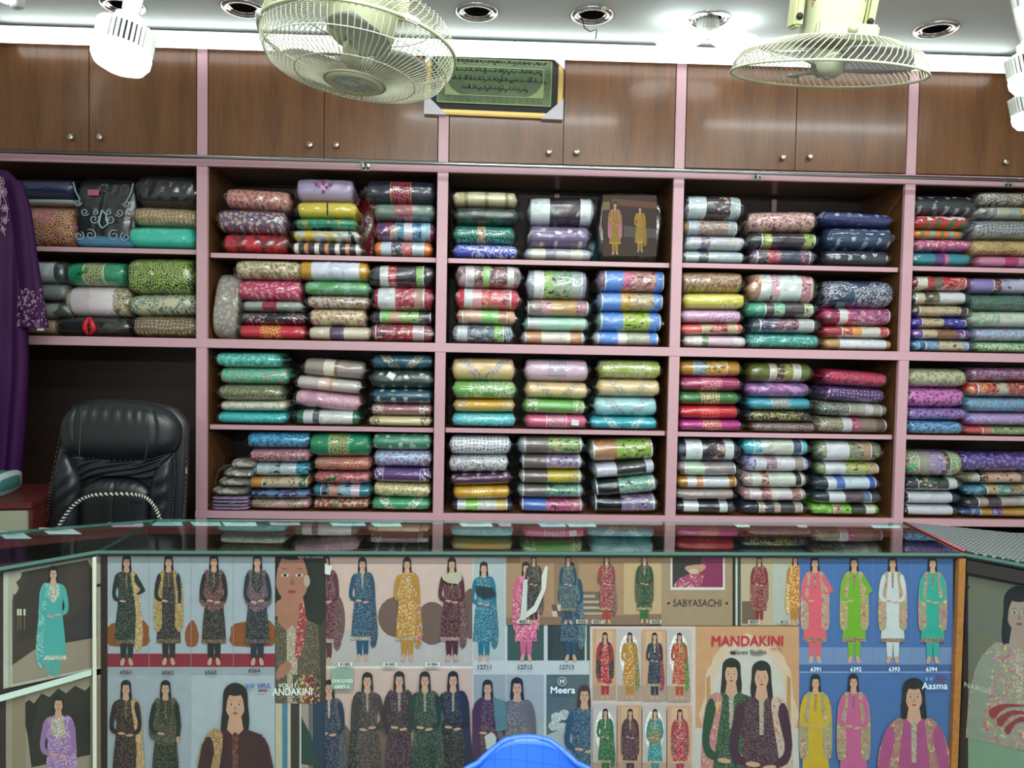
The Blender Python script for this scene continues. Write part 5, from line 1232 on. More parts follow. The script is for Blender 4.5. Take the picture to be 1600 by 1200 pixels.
# P3 black outfits
p3 = Poster(PM, R4(167, 865, 429, BOT), 'a8b0bc', 'poster of dark printed suits numbered 6561 to 6564 on red carpet', .0012)
p3.begin(); p3.rect(167, 1022, 429, 1043, '8c1430', .2); p3.rect(167, 1043, 429, 1056, '9ca4ac')
for x0, x1 in ((167, 232), (288, 310), (360, 429)): p3.poly([(x0, 990), (x0+6, 975), (x1-8, 970), (x1, 992), (x1-4, 1010), (x0+3, 1010)], '8c4818', .2, 2)
for x in (232, 298, 364): p3.rect(x-.4, 866, x+.4, 1042, '8890a0')
p3.rect(167, 1056, 297, BOT, 'a4acb8'); p3.rect(298, 1056, 429, BOT, 'b0b8c4'); p3.rect(167, 1250, 429, BOT, '8c1430', .2); p3.end('printed_scenery')
woman(p3, 197, 867, 1041, '0e2624', 'a07c40', pose=1, dr='side', hem='604838')
woman(p3, 263, 867, 1040, '241824', '8c6c24', dr='both', hem='604838', pose=2)
woman(p3, 334, 866, 1040, '141418', '5c3038', dr='u', hem='604838', pd=.8)
woman(p3, 402, 866, 1040, '12202c', '4c2c48', dr='u', hem='503848', flip=-1)
woman(p3, 197, 1062, 1262, '281014', 'a07840', dr='side', pose=0, hem='604838')
woman(p3, 259, 1062, 1262, '10200f', '202818', dr='u', pose=2, hem='604838')
woman(p3, 368, 1066, 1560, '3c1218', '8c6428', dr='side', pose=0, flip=-1, hem='5c2018', pk=0)
for b, x, y in (('6561', 198, 1049.5), ('6562', 263, 1050), ('6563', 330, 1050), ('6564', 398, 1047)): p3.text(b, x, y, 6.5, '181c20', .015)
p3.text('VIPUL', 413, 1071, 7.5, '243c8c', .02, .78); p3.text('Y', 391, 1072, 8, '3c6cb0', .02)
p3.begin(); p3.rect(404, 1077, 418, 1079.5, '903048'); p3.poly([(384, 1066), (389, 1072), (386, 1075)], '4878b8'); p3.poly([(398, 1066), (393, 1072), (396, 1075)], '4878b8'); p3.end('logo_mark')
# P4b strips below the portrait
p = Poster(PM, R4(428, 1098, 512, BOT), '8c8478', 'torn poster strips with blue and brown bands below the dark portrait', .0004)
p.begin()
for x0, x1, c_ in ((430, 440, 'c0b8a0'), (441, 448, '3c7ca0'), (449, 453, 'c8c0b0'), (454, 467, '302824'), (468, 470, 'd8d8d0'), (471, 481, 'a89088'), (482, 487, '605c58'), (488, 512, '18304c')): p.rect(x0, 1098, x1, BOT, c_, .2)
p.poly([(470, 1120), (485, 1150), (500, 1200), (470, 1195)], '1c3c34', .2)
p.end('printed_strips'); 
# P4 portrait
p = Poster(PM, R4(430, 862, 509, 1100), '0e1012', 'dark portrait poster of woman in olive dupatta lettered MANDAKINI VOL.11', .0009, pat=0)
woman(p, 456, 838, 1740, '3c3020', '3c3424', skin='a8705c', dr='u', pk=.6, pd=.2, fs=.95)
p.begin(); p.poly([(468, 945), (474, 945), (478, 975), (472, 1020), (464, 1030), (460, 1020)], '9c3038', .4, 2); p.poly([(476, 900), (482, 900), (484, 912), (479, 918), (474, 912)], 'b0a088', 0, 2)
p.poly([(430, 945), (436, 938), (446, 940), (450, 948), (442, 960), (430, 964)], 'a8705c', 0, 2); p.poly([(434, 1045), (446, 1035), (456, 1038), (450, 1052), (436, 1062), (430, 1060)], 'a8705c', 0, 2)
p.poly([(470, 862), (484, 876), (490, 905), (486, 945), (476, 962), (492, 975), (509, 965), (509, 862)], '1c1a16', 0, 2)
for x, c_ in ((463, '2c4c20'), (474, '6c5020'), (484, '702820'), (494, '2c3818')): p.rect(x-6, 1055, x+5, 1100, c_, .4)
p.end('printed_detail')
p.text('VOL.11', 449, 1072, 6.5, 'd0d4d0', .02); p.text('ANDAKINI', 457, 1082, 11.5, 'd0d4d0', .018, .80); p.text('Shree Shalika', 486, 870, 5, 'c0c4c0', .01)
p.begin(); p.poly([(466, 867), (470, 869), (468, 873), (464, 870)], 'c0c4c0'); p.end('logo_mark')
# P6 Meera poster
p = Poster(PM, R4(738, 866, 923, BOT), 'c4c8cc', 'white poster numbered 12711 to 12713 with purple, pink and teal outfits')
p.begin(); p.rect(740, 872, 789, 1033, 'b0b8b8', .2); p.rect(793, 874, 850, 1033, '34504a', .2); p.rect(856, 874, 914, 1033, '283438', .2); p.rect(917, 874, 923, 1033, '304c40', .2)
p.rect(740, 1055, 790, BOT, '98a0a8', .2); p.rect(791, 1055, 850, BOT, 'a0a8b0', .2); p.rect(854, 1055, 921, BOT, '506068', .2); p.poly([(854, 1150), (890, 1135), (921, 1150), (921, BOT), (854, BOT)], 'a8b0b4', .2)
for x, y in ((870, 1122), (882, 1118), (866, 1135), (880, 1138)): p.poly(ell(x, y, 9, 8), 'a8b0b0', .8)
p.end('printed_scenery')
woman(p, 756, 878, 1035, '186c84', '1c6478', dr='side', hem='286c80', pd=.8)
woman(p, 822, 878, 1034, 'c85c80', 'c05878', dr='both', hem='b84c70', pd=.8)
woman(p, 892, 878, 1034, '14405c', '184860', dr='side', hem='184860')
woman(p, 762, 1062, 1262, '482040', '402048', dr='both', hem='302038', pd=.2)
woman(p, 808, 1058, 1300, '605c68', '686470', dr='side', hem='605c68', pd=.2)
woman(p, 913, 1070, 1310, '1c4c6c', '204c68', dr='side', hem='1c4c6c', pd=.8, hair='401c18')
p.begin(); p.poly([(744, 915), (770, 918), (776, 930), (758, 934), (744, 926)], '202c30'); p.poly([(770, 1090), (790, 1095), (792, 1140), (775, 1142)], '547c84', .2); p.poly([(757, 1150), (768, 1143), (776, 1152), (772, 1172), (760, 1170)], 'c0c4c0'); p.poly([(818, 905), (824, 905), (823, 965), (812, 975)], 'c8ccc8'); p.end('torn_patch')
for b, x in (('12711', 757), ('12712', 820), ('12713', 885)): p.text(b, x, 1042, 7, '2c3438', .02)
p.text('Meera', 879, 1078, 11, 'd0d8dc', .02); p.text('M', 878, 1065, 7, 'd0d8dc', .01)
p.begin(); p.poly(ell(878, 1064.5, 7.4, 7.4, 24), 'c8d0d4'); p.poly(ell(878, 1064.5, 6.5, 6.5, 24), '506068'); p.end('logo_ring').location.z += .00005
# P7 brown strip
p = Poster(PM, R4(791, 863, 1034, 977), 'a88060', 'brown stone stair poster strip with four small women, numbered 4001 to 4008', .0016)
p.begin()
for x, y, x1, y1, c_ in ((791, 865, 812, 880, '88694c'), (866, 880, 905, 977, '8c6c54'), (905, 925, 960, 977, '705848'), (975, 880, 1034, 960, 'c0a078')): p.rect(x, y, x1, y1, c_, .2)
for k in range(5): p.poly([(880+3*k, 930+9*k), (930+10*k, 930+9*k), (930+10*k, 934+9*k), (880+3*k, 934+9*k)], 'b0a090')
for k in range(6): p.poly([(862+8*(k % 3), 945+10*(k//3)), (870+8*(k % 3), 945+10*(k//3)), (872+8*(k % 3), 955+10*(k//3)), (864+8*(k % 3), 955+10*(k//3))], 'c8b8a8' if k % 2 else '6c3c38')
p.poly([(791, 966), (1034, 960), (1034, 977), (791, 977)], '886650', .2); p.end('printed_scenery')
woman(p, 834, 868, 976, '302c28', '403020', dr='side', hem='605040'); woman(p, 888, 868, 976, '0f3c50', '184050', dr='both', hem='6c6448', pk=.6)
woman(p, 948, 867, 975, '8c3038', '602830', dr='side', hem='907050', pk=.8, p='a83028'); woman(p, 1007, 867, 974, '0f3c20', '183020', dr='both', hem='8c7840', pk=.8, p='186030')
p.begin(); p.poly([(846, 900), (852, 884), (856, 885), (853, 920), (838, 955), (808, 974), (806, 971), (834, 946), (846, 920)], 'd8d4cc'); p.end('torn_edge')
for b, x in (('4001', 818), ('4006', 909), ('4007', 933), ('4008', 1024)):
    p.begin(); p.rect(x-9, 968, x+9, 974, 'd0c8bc'); p.end('number_tag'); p.text(b, x, 971, 5, '202020', .02)
# P9, P8
p = Poster(PM, R4(1148, 864, 1250, 978), 'b8a488', 'small stone wall poster with maroon and orange suited women by blue poster', .0012)
p.begin(); p.rect(1148, 864, 1158, 978, '303c38'); p.rect(1150, 864, 1153, 978, 'c8c8c0'); p.rect(1208, 880, 1234, 974, 'b0b0a8', .2); p.rect(1160, 940, 1182, 975, '6c5440', .2); p.end('printed_scenery')
woman(p, 1187, 869, 976, '781428', '701828', dr='both', hem='804038', pd=.6); woman(p, 1243, 868, 975, 'b87418', 'b08028', dr='side', hem='a07030', flip=-1)
for b, x in (('4009', 1178), ('4010', 1225)):
    p.begin(); p.rect(x-9, 969, x+9, 975, 'd0c8bc'); p.end('number_tag'); p.text(b, x, 972, 5, '202020', .02)
p = Poster(PM, R4(1034, 863, 1145, 978), 'a08468', 'tan poster lettered SABYASACHI under white framed magenta picture', .0020)
p.begin(); p.rect(1048, 863, 1133, 922, 'd8d0cc'); p.rect(1051, 863, 1130, 918, '2c2424', .2)
p.poly([(1098, 863), (1130, 863), (1130, 918), (1085, 918), (1092, 895)], '801c50', .2, 0); p.poly([(1051, 918), (1060, 905), (1085, 893), (1100, 900), (1096, 918)], '983860', .4, 0); p.poly([(1072, 885), (1100, 882), (1102, 889), (1090, 896), (1074, 893)], 'b88870', 0, 2); p.poly(ell(1084, 893, 8, 4), 'c0b098'); p.end('printed_picture')
p.text('SABYASACHI', 1090, 943, 11.5, '241c1c', .004, .84)
for x in (1045, 1136): p.begin(); p.poly([(x-2.6, 943), (x, 940.2), (x+2.6, 943), (x, 945.8)], '241c1c'); p.end('printed_diamond')
# P10 eight women
p = Poster(PM, R4(922, 979, 1087, BOT), 'd4c0bc', 'pale poster with grid of eight women in red, mustard, navy, green suits', .0022)
kc = [('a81c24', '381c24', 'both'), ('b07818', '787038', 'side'), ('142440', '781c2c', 'side'), ('a84424', '547428', 'side'), ('14603c', '285c30', 'side'), ('441434', '482030', 'both'), ('168088', '706c40', 'u'), ('a0243c', '804038', 'both')]
for r_ in range(2):
    for q in range(4):
        x0, x1 = 926+38.6*q, 963+38.6*q; y0, y1 = (983, 1095) if r_ == 0 else (1101, 1214)
        p.begin(); p.rect(x0, y0, x1, y1, 'c89878' if (q+r_) % 2 == 0 else 'c0b4b4', .0); 
        if (q+r_) % 2: p.poly(ell((x0+x1)/2, y0+40, 15, 34), 'd0c4c4', .6)
        else: p.rect(x0+6, y0+3, x1-6, y0+40, 'd0a888', 0)
        p.rect(x0, y1-24, x1, y1, 'b09080', .2); p.end('printed_panel')
        k_, d_, dr_ = kc[r_*4+q]; woman(p, (x0+x1)/2+1, y0+5, y1-2, k_, d_, dr=dr_, hem='a89060', pk=.8, pd=.8, fs=.9)
p.begin(); p.rect(922, 1216, 1087, BOT, 'c8b8b0'); p.end('printed_border')
# P11 MANDAKINI
p = Poster(PM, R4(1087, 979, 1249, BOT), 'c8946c', 'peach poster lettered MANDAKINI with two women in green and purple', .0022, pat=0)
arch = [(1100, 1140), (1102, 1090), (1104, 1050), (1112, 1040), (1114, 1028), (1122, 1020), (1128, 1010), (1140, 1004), (1152, 998), (1168, 990), (1184, 998), (1200, 1004), (1212, 1010), (1218, 1020), (1226, 1028), (1230, 1040), (1236, 1050), (1240, 1090), (1242, 1140)]
p.begin(); p.poly(arch, 'd4b8a0', 0, 2); p.poly([((x-1168)*.82+1168, (y-990)*.88+1010) for x, y in arch], 'c8c0bc', 0, 2); p.rect(1087, 1138, 1249, BOT, 'c8c0bc', 0); p.poly([(1104, 1060), (1110, 1055), (1112, 1140), (1104, 1140)], 'b88858'); p.poly([(1230, 1055), (1236, 1060), (1236, 1140), (1229, 1140)], 'b88858'); p.end('printed_arch')
woman(p, 1143, 1028, 1400, '0c4428', 'b87878', dr='side', flip=-1, pk=.8, pd=.4, fs=.85); woman(p, 1190, 1032, 1420, '3c1030', 'c0b0a0', dr='side', pk=.8, pd=.4, fs=.9)
p.text('MANDAKINI', 1168, 1002, 16, 'a01030', .022, .93); p.text('VOL.11', 1212, 1014, 4, 'a01030', .01)
p.text('Shree Shalika', 1172, 1019, 7, '202c28', .01, 1.0, rot=.02); p.text('FASHION', 1184, 1023.5, 3, '202c28', .01)
p.begin(); p.poly([(1142, 1017), (1149, 1019), (1147, 1023), (1141, 1021)], '202c28', 0, 2); p.end('logo_mark')
# P12 blue
p = Poster(PM, R4(1248, 866, 1490, BOT), '4068a8', 'blue poster of plain bright suits numbered 6391 to 6394 lettered Aasma', .0008)
p.begin(); p.rect(1248, 1012, 1490, 1039, '7088b8', .2); p.rect(1248, 1040, 1490, 1050, '3c5c98'); p.rect(1248, 1050, 1490, 1052, '88a0c8')
for x in (1304, 1365, 1425): p.rect(x-.4, 868, x+.4, 1038, '5878b0')
p.end('printed_bands')
for x, k_, d_, po_ in ((1274, 'd85868', 'b09080', 1), (1335, '6ca81c', 'a0a060', 1), (1395, 'c8ccd0', 'a89c78', 0), (1457, '24a494', '98947c', 0)): woman(p, x, 869, 1037, k_, d_, dr='both', pose=po_, pk=0, pd=.4, hem='886058', hair='0c0c10')
woman(p, 1274, 1053, 1245, 'c8a418', '98986c', dr='both', pk=0, pd=.4, hem='907050', hair='0c0c10'); woman(p, 1333, 1052, 1248, 'c0588c', '98906c', dr='both', pk=0, pd=.4, hem='905868', hair='0c0c10')
woman(p, 1427, 1058, 1500, 'a84880', '9c7868', dr='both', pk=0, pd=.4, hair='0c0c10', lean=0, fs=.95)
for b, x in (('6391', 1274), ('6392', 1336), ('6393', 1396), ('6394', 1454)): p.text(b, x, 1045, 6.5, 'd0d8e4', .015)
p.text('Aasma', 1459, 1071, 11, 'd0d8e4', .01); p.text('VIPUL', 1469, 1057.5, 6.5, '5c2c6c', .02, .75); p.begin(); p.rect(1460, 1062, 1475, 1064, '903050'); p.poly([(1444, 1056), (1449, 1060), (1446, 1063)], '88a8d8'); p.poly([(1456, 1056), (1451, 1060), (1454, 1063)], '88a8d8'); p.end('logo_mark')
# left wing posters
p = Poster(PL, [(6, 893), (164, 865), (164, 1044), (6, 1077)], 'b4bcac', 'poster of woman in turquoise suit under scalloped arch, left counter wing', 0, 'posters on the left wing')
p.begin(); p.poly([(20, 897), (154, 872), (154, 1042), (20, 1070)], '382c22', 0); p.poly([(20, 1040), (60, 1012), (110, 1004), (154, 996), (154, 1042), (20, 1070)], '988874', .2)
p.poly([(14, 898), (34, 894), (32, 905), (26, 910), (30, 920), (24, 930), (20, 940), (18, 1068), (14, 1070)], 'a8a090', 0, 2); p.poly([(138, 876), (160, 870), (160, 1030), (153, 1032), (152, 915), (145, 900), (147, 890)], 'a8a08c', 0, 2)
for x in (29, 33, 39): p.rect(x-1.5, 952, x+1.5, 962, 'd0ccc0'); p.rect(x-.6, 962, x+.6, 985, '80683c')
p.end('printed_arch')
woman(p, 84, 884, 1068, '48a4a0', '4ca09c', dr='side', flip=-1, yoke='a0a498', hem='a8b0a0', pk=0, pd=.8)
p = Poster(PL, [(10, 1090), (164, 1053), (164, BOT), (10, BOT)], '988c78', 'poster of woman in lilac suit, lower on the left counter wing', 0, 'posters on the left wing')
p.begin(); p.poly([(34, 1104), (46, 1094), (54, 1100), (66, 1084), (78, 1090), (92, 1076), (104, 1084), (118, 1072), (134, 1080), (142, 1072), (142, 1180), (50, 1200), (44, 1150)], '282418', 0); p.poly([(20, 1090), (40, 1086), (42, BOT), (20, BOT)], '8c7c64', .2); p.poly([(146, 1062), (160, 1060), (160, BOT), (146, BOT)], '8c8068', .2); p.end('printed_arch')
woman(p, 92, 1086, 1310, '9870a8', 'a078b0', dr='side', pose=0, yoke='b0a090', hem='b0a8a8', pk=.8, pd=.8)
barl('white_strip', 0, PL.L-.014, .0105, .0115, PL.uv(80, 1066)[1]-.008, PL.uv(80, 1066)[1]+.008, simple('pale_strip', 'a8c0b4', .4))
# right wing poster
p = Poster(PR, [(1512, 900), (1640, 924), (1660, BOT), (1512, BOT)], '6c6c5c', 'grey brown poster of woman in floral jacket lettered NARGIS, right wing', 0, 'poster on the right wing', pat=.2)
p.begin(); p.poly([(1512, 1152), (1660, 1192), (1660, BOT), (1512, BOT)], '7c9880', 0); p.end('printed_band')
woman(p, 1592, 915, 1540, '8c9484', '8c9080', skin='a08c80', pk=.4, pd=.4, dr='both', hair='181414', lean=0, clipq=[(1495, 900), (1640, 924), (1660, 1188), (1495, 1150)])
p.text('NARGIS', 1527, 1076, 8, 'a0a49c', .01, 1.0); p.begin()
for k in range(3): p.poly([(1545+12*k, 1110+14*k), (1570+12*k, 1100+10*k), (1610, 1104+12*k), (1572+8*k, 1106+12*k), (1552+12*k, 1124+12*k)], '903438', 0, 3)
p.end('red_script')
barr('dark_band', .005, PR.L-.01, .0105, .013, PR.uv(1560, 893)[1]-.018, ZC-.02, M_inner)
# photo on the tall packet of the third bay
t, W_, H_, Dp = UPR_PHOTO
class TP(Plane):
    def __init__(s, y): s.d = Vector((1, 0, 0)); s.n = Vector((0, -1, 0)); s.o = Vector((0, y, 0)); s.L = 1
tp = TP(t.location.y-Dp/2-.010)
class PP(Poster):
    def __init__(s, quad): s.pl = tp; s.q = quad; s.k = 0; s.t = t; uv = tp.uv(0, 0); s.c = (t.location.x, t.location.z); s.z = 0
pp = PP(R4(940, 303, 1032, 405)); pp.begin(); pp.rect(942, 305, 1026, 400, '3a2212', .2); pp.rect(942, 315, 953, 328, '807038'); pp.poly([(956, 310), (1026, 316), (1026, 326), (956, 320)], '6c4428', .2); pp.poly([(975, 352), (1026, 358), (1026, 372), (975, 370)], '58504c', .2)
pp.end('inlay_photo').location.y = -(Dp/2+.0075)
for (cx, k_, d_) in ((961, 'a07c20', 'c07888'), (1000, 'a8842c', '98782c')):
    o = woman(pp, cx, 315 if cx < 990 else 322, 398 if cx < 990 else 394, k_, d_, dr='both' if cx < 990 else 'side', pk=0, pd=0, hem=k_); 
for o in t.children:
    if o.name.startswith(('inlay_photo', 'printed_figure')):
        o.rotation_euler = (pi/2, 0, 0); o.location = (0, -(Dp/2+.0075)-o.location.z, 0)
# ------------------------------------------------------------------ black office chair behind the counter
def leather():
    t = NT('black_leather'); v = t.coords(2); n = t.n('TexNoise', i_Scale=220.0, i_Detail=2.0); t.put(n.inputs['Vector'], v)
    t.b.inputs['Base Color'].default_value = lin('14181d'); t.b.inputs['Roughness'].default_value = .38; t.b.inputs['Specular IOR Level'].default_value = .6
    t.bump(n.outputs[0], .15, .0008); return t.m
M_lea = leather(); M_stitch = simple('grey_thread', '70747a', .6); M_blackp = simple('black_plastic', '101214', .4)
YC = -.42
ch0 = P(176, 812, YC); CH = tag(empty('office_chair', (ch0.x, YC, 0)), 'black leather high backed executive chair with padded headrest behind the counter', 'chair')
def q(px, py, dy=0):
    a = P(px, py, YC); return Vector((a.x-ch0.x, dy, a.z))
def cushion(name, left, right, top, bot, bulge, back, base=0, pw=4, wr=None, parent=CH, nu=28, nv=24, mat=None, py=4):
    # four pixel space edge functions make a Coons patch on the chair plane
    def f(u, v):
        Lq, Rq, Tq, Bq = left(v), right(v), top(u), bot(u)
        c00, c10, c01, c11 = left(0), right(0), left(1), right(1)
        x = (1-u)*Lq[0]+u*Rq[0]+(1-v)*Tq[0]+v*Bq[0]-((1-u)*(1-v)*c00[0]+u*(1-v)*c10[0]+(1-u)*v*c01[0]+u*v*c11[0])
        y = (1-u)*Lq[1]+u*Rq[1]+(1-v)*Tq[1]+v*Bq[1]-((1-u)*(1-v)*c00[1]+u*(1-v)*c10[1]+(1-u)*v*c01[1]+u*v*c11[1])
        a, b = 2*u-1, 2*v-1
        k = (max(0, 1-abs(a)**pw)*max(0, 1-abs(b)**py))**.5
        d = base-bulge*k-(wr(u, v)*k if wr else 0); return q(x, y, d), k
    co = []; fs = []
    for s in (0, 1):
        o_ = len(co)
        for i in range(nu+1):
            for j in range(nv+1):
                p_, k = f(i/nu, j/nv)
                if s: p_ = Vector((p_.x, base+back*k, p_.z))
                co.append(tuple(p_))
        for i in range(nu):
            for j in range(nv):
                a = o_+i*(nv+1)+j; g = (a, a+1, a+nv+2, a+nv+1); fs.append(g if not s else g[::-1])
    me = bpy.data.meshes.new(name); me.from_pydata(co, [], fs)
    bm = bmesh.new(); bm.from_mesh(me); bmesh.ops.remove_doubles(bm, verts=bm.verts, dist=1e-5); bmesh.ops.recalc_face_normals(bm, faces=bm.faces); bm.to_mesh(me); bm.free()
    me.polygons.foreach_set('use_smooth', [True]*len(me.polygons)); me.update(); return link(name, me, mat or M_lea, parent)
lerp = lambda a, b, t: a+(b-a)*t
def line(pts):
    def f(t):
        n = len(pts)-1; i = min(int(t*n), n-1); k = t*n-i; p0 = pts[max(i-1, 0)]; p1 = pts[i]; p2 = pts[i+1]; p3 = pts[min(i+2, n)]
        return tuple(.5*(2*p1[a]+(p2[a]-p0[a])*k+(2*p0[a]-5*p1[a]+4*p2[a]-p3[a])*k*k+(-p0[a]+3*p1[a]-3*p2[a]+p3[a])*k**3) for a in (0, 1))
    return f
LO = line([(112, 632), (94, 660), (84, 705), (72, 765), (64, 812), (60, 880), (80, 930)]); RO = line([(262, 636), (286, 662), (288, 705), (286, 765), (283, 812), (280, 880), (262, 930)])
cushion('backrest', LO, RO, line([(112, 632), (140, 625), (215, 627), (262, 636)]), line([(80, 930), (120, 934), (220, 934), (262, 930)]), .02, .05, .04, 8, None, nu=30, nv=40, py=10)
cushion('headrest', line([(108, 640), (96, 660), (94, 680), (98, 702)]), line([(266, 644), (280, 664), (281, 686), (274, 706)]), line([(108, 640), (140, 626), (220, 629), (266, 644)]), line([(98, 702), (140, 714), (220, 718), (274, 706)]), .075, .03, .02, 3.2,
        lambda u, v: .0035*math.sin(u*95+v*5)*max(0, 1-abs(v-.2)*5)*(1 if .3 < u < .72 else 0)-.010*(math.exp(-((u-.26)/.012)**2)+math.exp(-((u-.79)/.012)**2)), nu=60)
cushion('middle_pad', line([(103, 705), (110, 735), (112, 760)]), line([(270, 708), (256, 735), (246, 762)]), line([(103, 705), (140, 715), (220, 719), (270, 708)]), line([(112, 760), (150, 746), (215, 748), (246, 762)]), .035, .02, .025, 5,
        lambda u, v: .007*math.sin((u*1.1+v*.9)*26)*(.4+.6*abs(u-.5)*2), nu=50)
cushion('side_bolster', line([(99, 703), (86, 760), (78, 815), (74, 900)]), line([(108, 706), (128, 745), (126, 800), (118, 900)]), line([(99, 703), (104, 704), (108, 706)]), line([(74, 900), (95, 905), (118, 900)]), .06, .02, .02, 3, lambda u, v: .003*math.sin(v*40+u*6))
cushion('side_bolster', line([(262, 712), (238, 745), (236, 800), (244, 900)]), line([(272, 707), (272, 760), (268, 815), (272, 900)]), line([(262, 712), (268, 709), (272, 707)]), line([(244, 900), (258, 905), (272, 900)]), .06, .02, .02, 3, lambda u, v: .003*math.sin(v*38+u*7))
cushion('lumbar_pad', line([(122, 764), (124, 800), (126, 900)]), line([(238, 766), (236, 800), (234, 900)]), line([(122, 764), (150, 748), (182, 746), (214, 750), (238, 766)]), line([(126, 900), (180, 905), (234, 900)]), .05, .02, .02, 4,
        lambda u, v: -.012*math.exp(-((u-.5)/.015)**2)+.004*math.sin(u*60+v*20)*math.exp(-v*7), nu=50)
def stitch(pts, dy, n=60):
    f = line(pts); bm = bmesh.new(); P_ = [q(*f(k/n), dy) for k in range(n+1)]
    for k in range(0, n, 2): tube(bm, [P_[k], P_[k+1]], .0009, 4)
    return stuff(obj('stitching', bm, M_stitch, CH))
stitch([(99, 700), (88, 750), (76, 815)], -.012); stitch([(96, 700), (84, 750), (72, 815)], -.008); stitch([(112, 632), (94, 660), (84, 705), (72, 765), (64, 812)], .022)
stitch([(274, 706), (275, 750), (270, 815)], -.012); stitch([(262, 636), (286, 662), (288, 705), (286, 765), (283, 812)], .022); stitch([(140, 634), (138, 670), (136, 710)], -.058); stitch([(246, 636), (242, 672), (236, 714)], -.05); stitch([(103, 703), (140, 715), (220, 719), (270, 707)], -.012)
B('side_label', tuple(q(288, 737, .02)), (.004, .01, .025), simple('pale_label', '8c9090', .5), CH, .001)
def seatf(u, v):
    a, b = 2*u-1, 2*v-1; k = max(0, (1-abs(a)**5)*(1-abs(b)**5))**.4; return (a*.27, -.30+b*.24, .47+.07*k+.02*math.cos(a*2)*k)
so = gridmesh('seat', seatf, 24, 24, M_lea, CH); B('seat_pan', (0, -.28, .45), (.5, .44, .05), M_blackp, CH, .015)
for s in (-1, 1):
    T('armrest', [(s*.265, -.02, .52), (s*.275, -.03, .66), (s*.275, -.10, .70), (s*.275, -.36, .70), (s*.27, -.42, .64), (s*.26, -.40, .5)], .022, M_blackp, CH)
    B('arm_pad', (s*.275, -.22, .725), (.055, .26, .03), M_lea, CH, .012)
L('gas_lift', [(0, .43), (.025, .43), (.025, .25), (.035, .25), (.035, .1), (0, .1)], M_blackp, CH).location = (0, -.25, 0)
for k in range(5):
    a = 2*pi*k/5+.3; lg = T('leg', [(0, -.25, .11), (.15*math.cos(a), -.25+.15*math.sin(a), .10), (.27*math.cos(a), -.25+.27*math.sin(a), .075)], [.028, .022, .016], M_blackp, CH)
    cst = L('caster', [(0, .012), (.024, .012), (.028, .006), (.028, -.006), (.024, -.012), (0, -.012)], M_blackp, lg, 16); cst.matrix_local = Matrix.Translation((.27*math.cos(a), -.25+.27*math.sin(a), .0285)) @ Matrix.Rotation(pi/2, 4, 'Y')
# rope handled bag standing on the chair seat
YB_ = -.66
b0 = P(172, 812, YB_); bag = tag(empty('handbag', (b0.x, YB_, .56)), 'dark bag with black and white twisted rope handle standing on the office chair', 'bag')
def bq(px, py, dy=0): a = P(px, py, YB_); return Vector((a.x-b0.x, dy, a.z-.56))
hp = [bq(88, 830), bq(98, 812), bq(112, 793), bq(130, 779), bq(150, 773.5), bq(180, 772), bq(210, 773), bq(228, 778), bq(240, 790), bq(248, 806), bq(254, 830)]
def cat(pts, k=6):
    o = []
    for i in range(len(pts)-1):
        p0, p1, p2, p3 = pts[max(i-1, 0)], pts[i], pts[i+1], pts[min(i+2, len(pts)-1)]
        for j in range(k):
            t = j/k; o.append(.5*(2*p1+(p2-p0)*t+(2*p0-5*p1+4*p2-p3)*t*t+(-p0+3*p1-3*p2+p3)*t**3))
    return o+[pts[-1]]
hc = cat(hp, 16); M_rw = simple('white_cord', 'b8b4a8', .6)
for s_, mt in ((0, M_blackp), (1, M_rw)):
    bm = bmesh.new(); pts = []
    for k, c in enumerate(hc):
        d = (hc[min(k+1, len(hc)-1)]-hc[max(k-1, 0)]).normalized(); a, b = frame_from(d); th = k*1.5+pi*s_
        pts.append(c+(a*math.cos(th)+b*math.sin(th))*.0035)
    tube(bm, pts, .0044, 6); obj('rope_handle', bm, mt, bag, True)
for (x0, x1, yb) in ((157, 147, 850), (196, 202, 850)):
    bm = bmesh.new(); a, b = bq(x0, 779), bq(x1, yb); w_ = Vector((.012, 0, 0)); h0 = Vector((0, .003, 0))
    vs = [bm.verts.new(v) for v in (a-w_-h0, a+w_-h0, b+w_-h0, b-w_-h0, a-w_+h0, a+w_+h0, b+w_+h0, b-w_+h0)]
    for f in ((0, 1, 2, 3), (7, 6, 5, 4), (0, 4, 5, 1), (1, 5, 6, 2), (2, 6, 7, 3), (3, 7, 4, 0)): bm.faces.new([vs[k] for k in f])
    obj('strap', bm, M_blackp, bag)
zb = bq(172, 850).z
def bagf(u, v):
    th = 2*pi*v; c, s = math.cos(th), math.sin(th); n = (abs(c)**4+abs(s)**4)**-.25; hgt = zb
    return (c*n*(.20-.03*u), s*n*(.05-.02*u), u*hgt)
gridmesh('bag_body', bagf, 10, 40, simple('dark_canvas', '20242c', .8), bag, True)

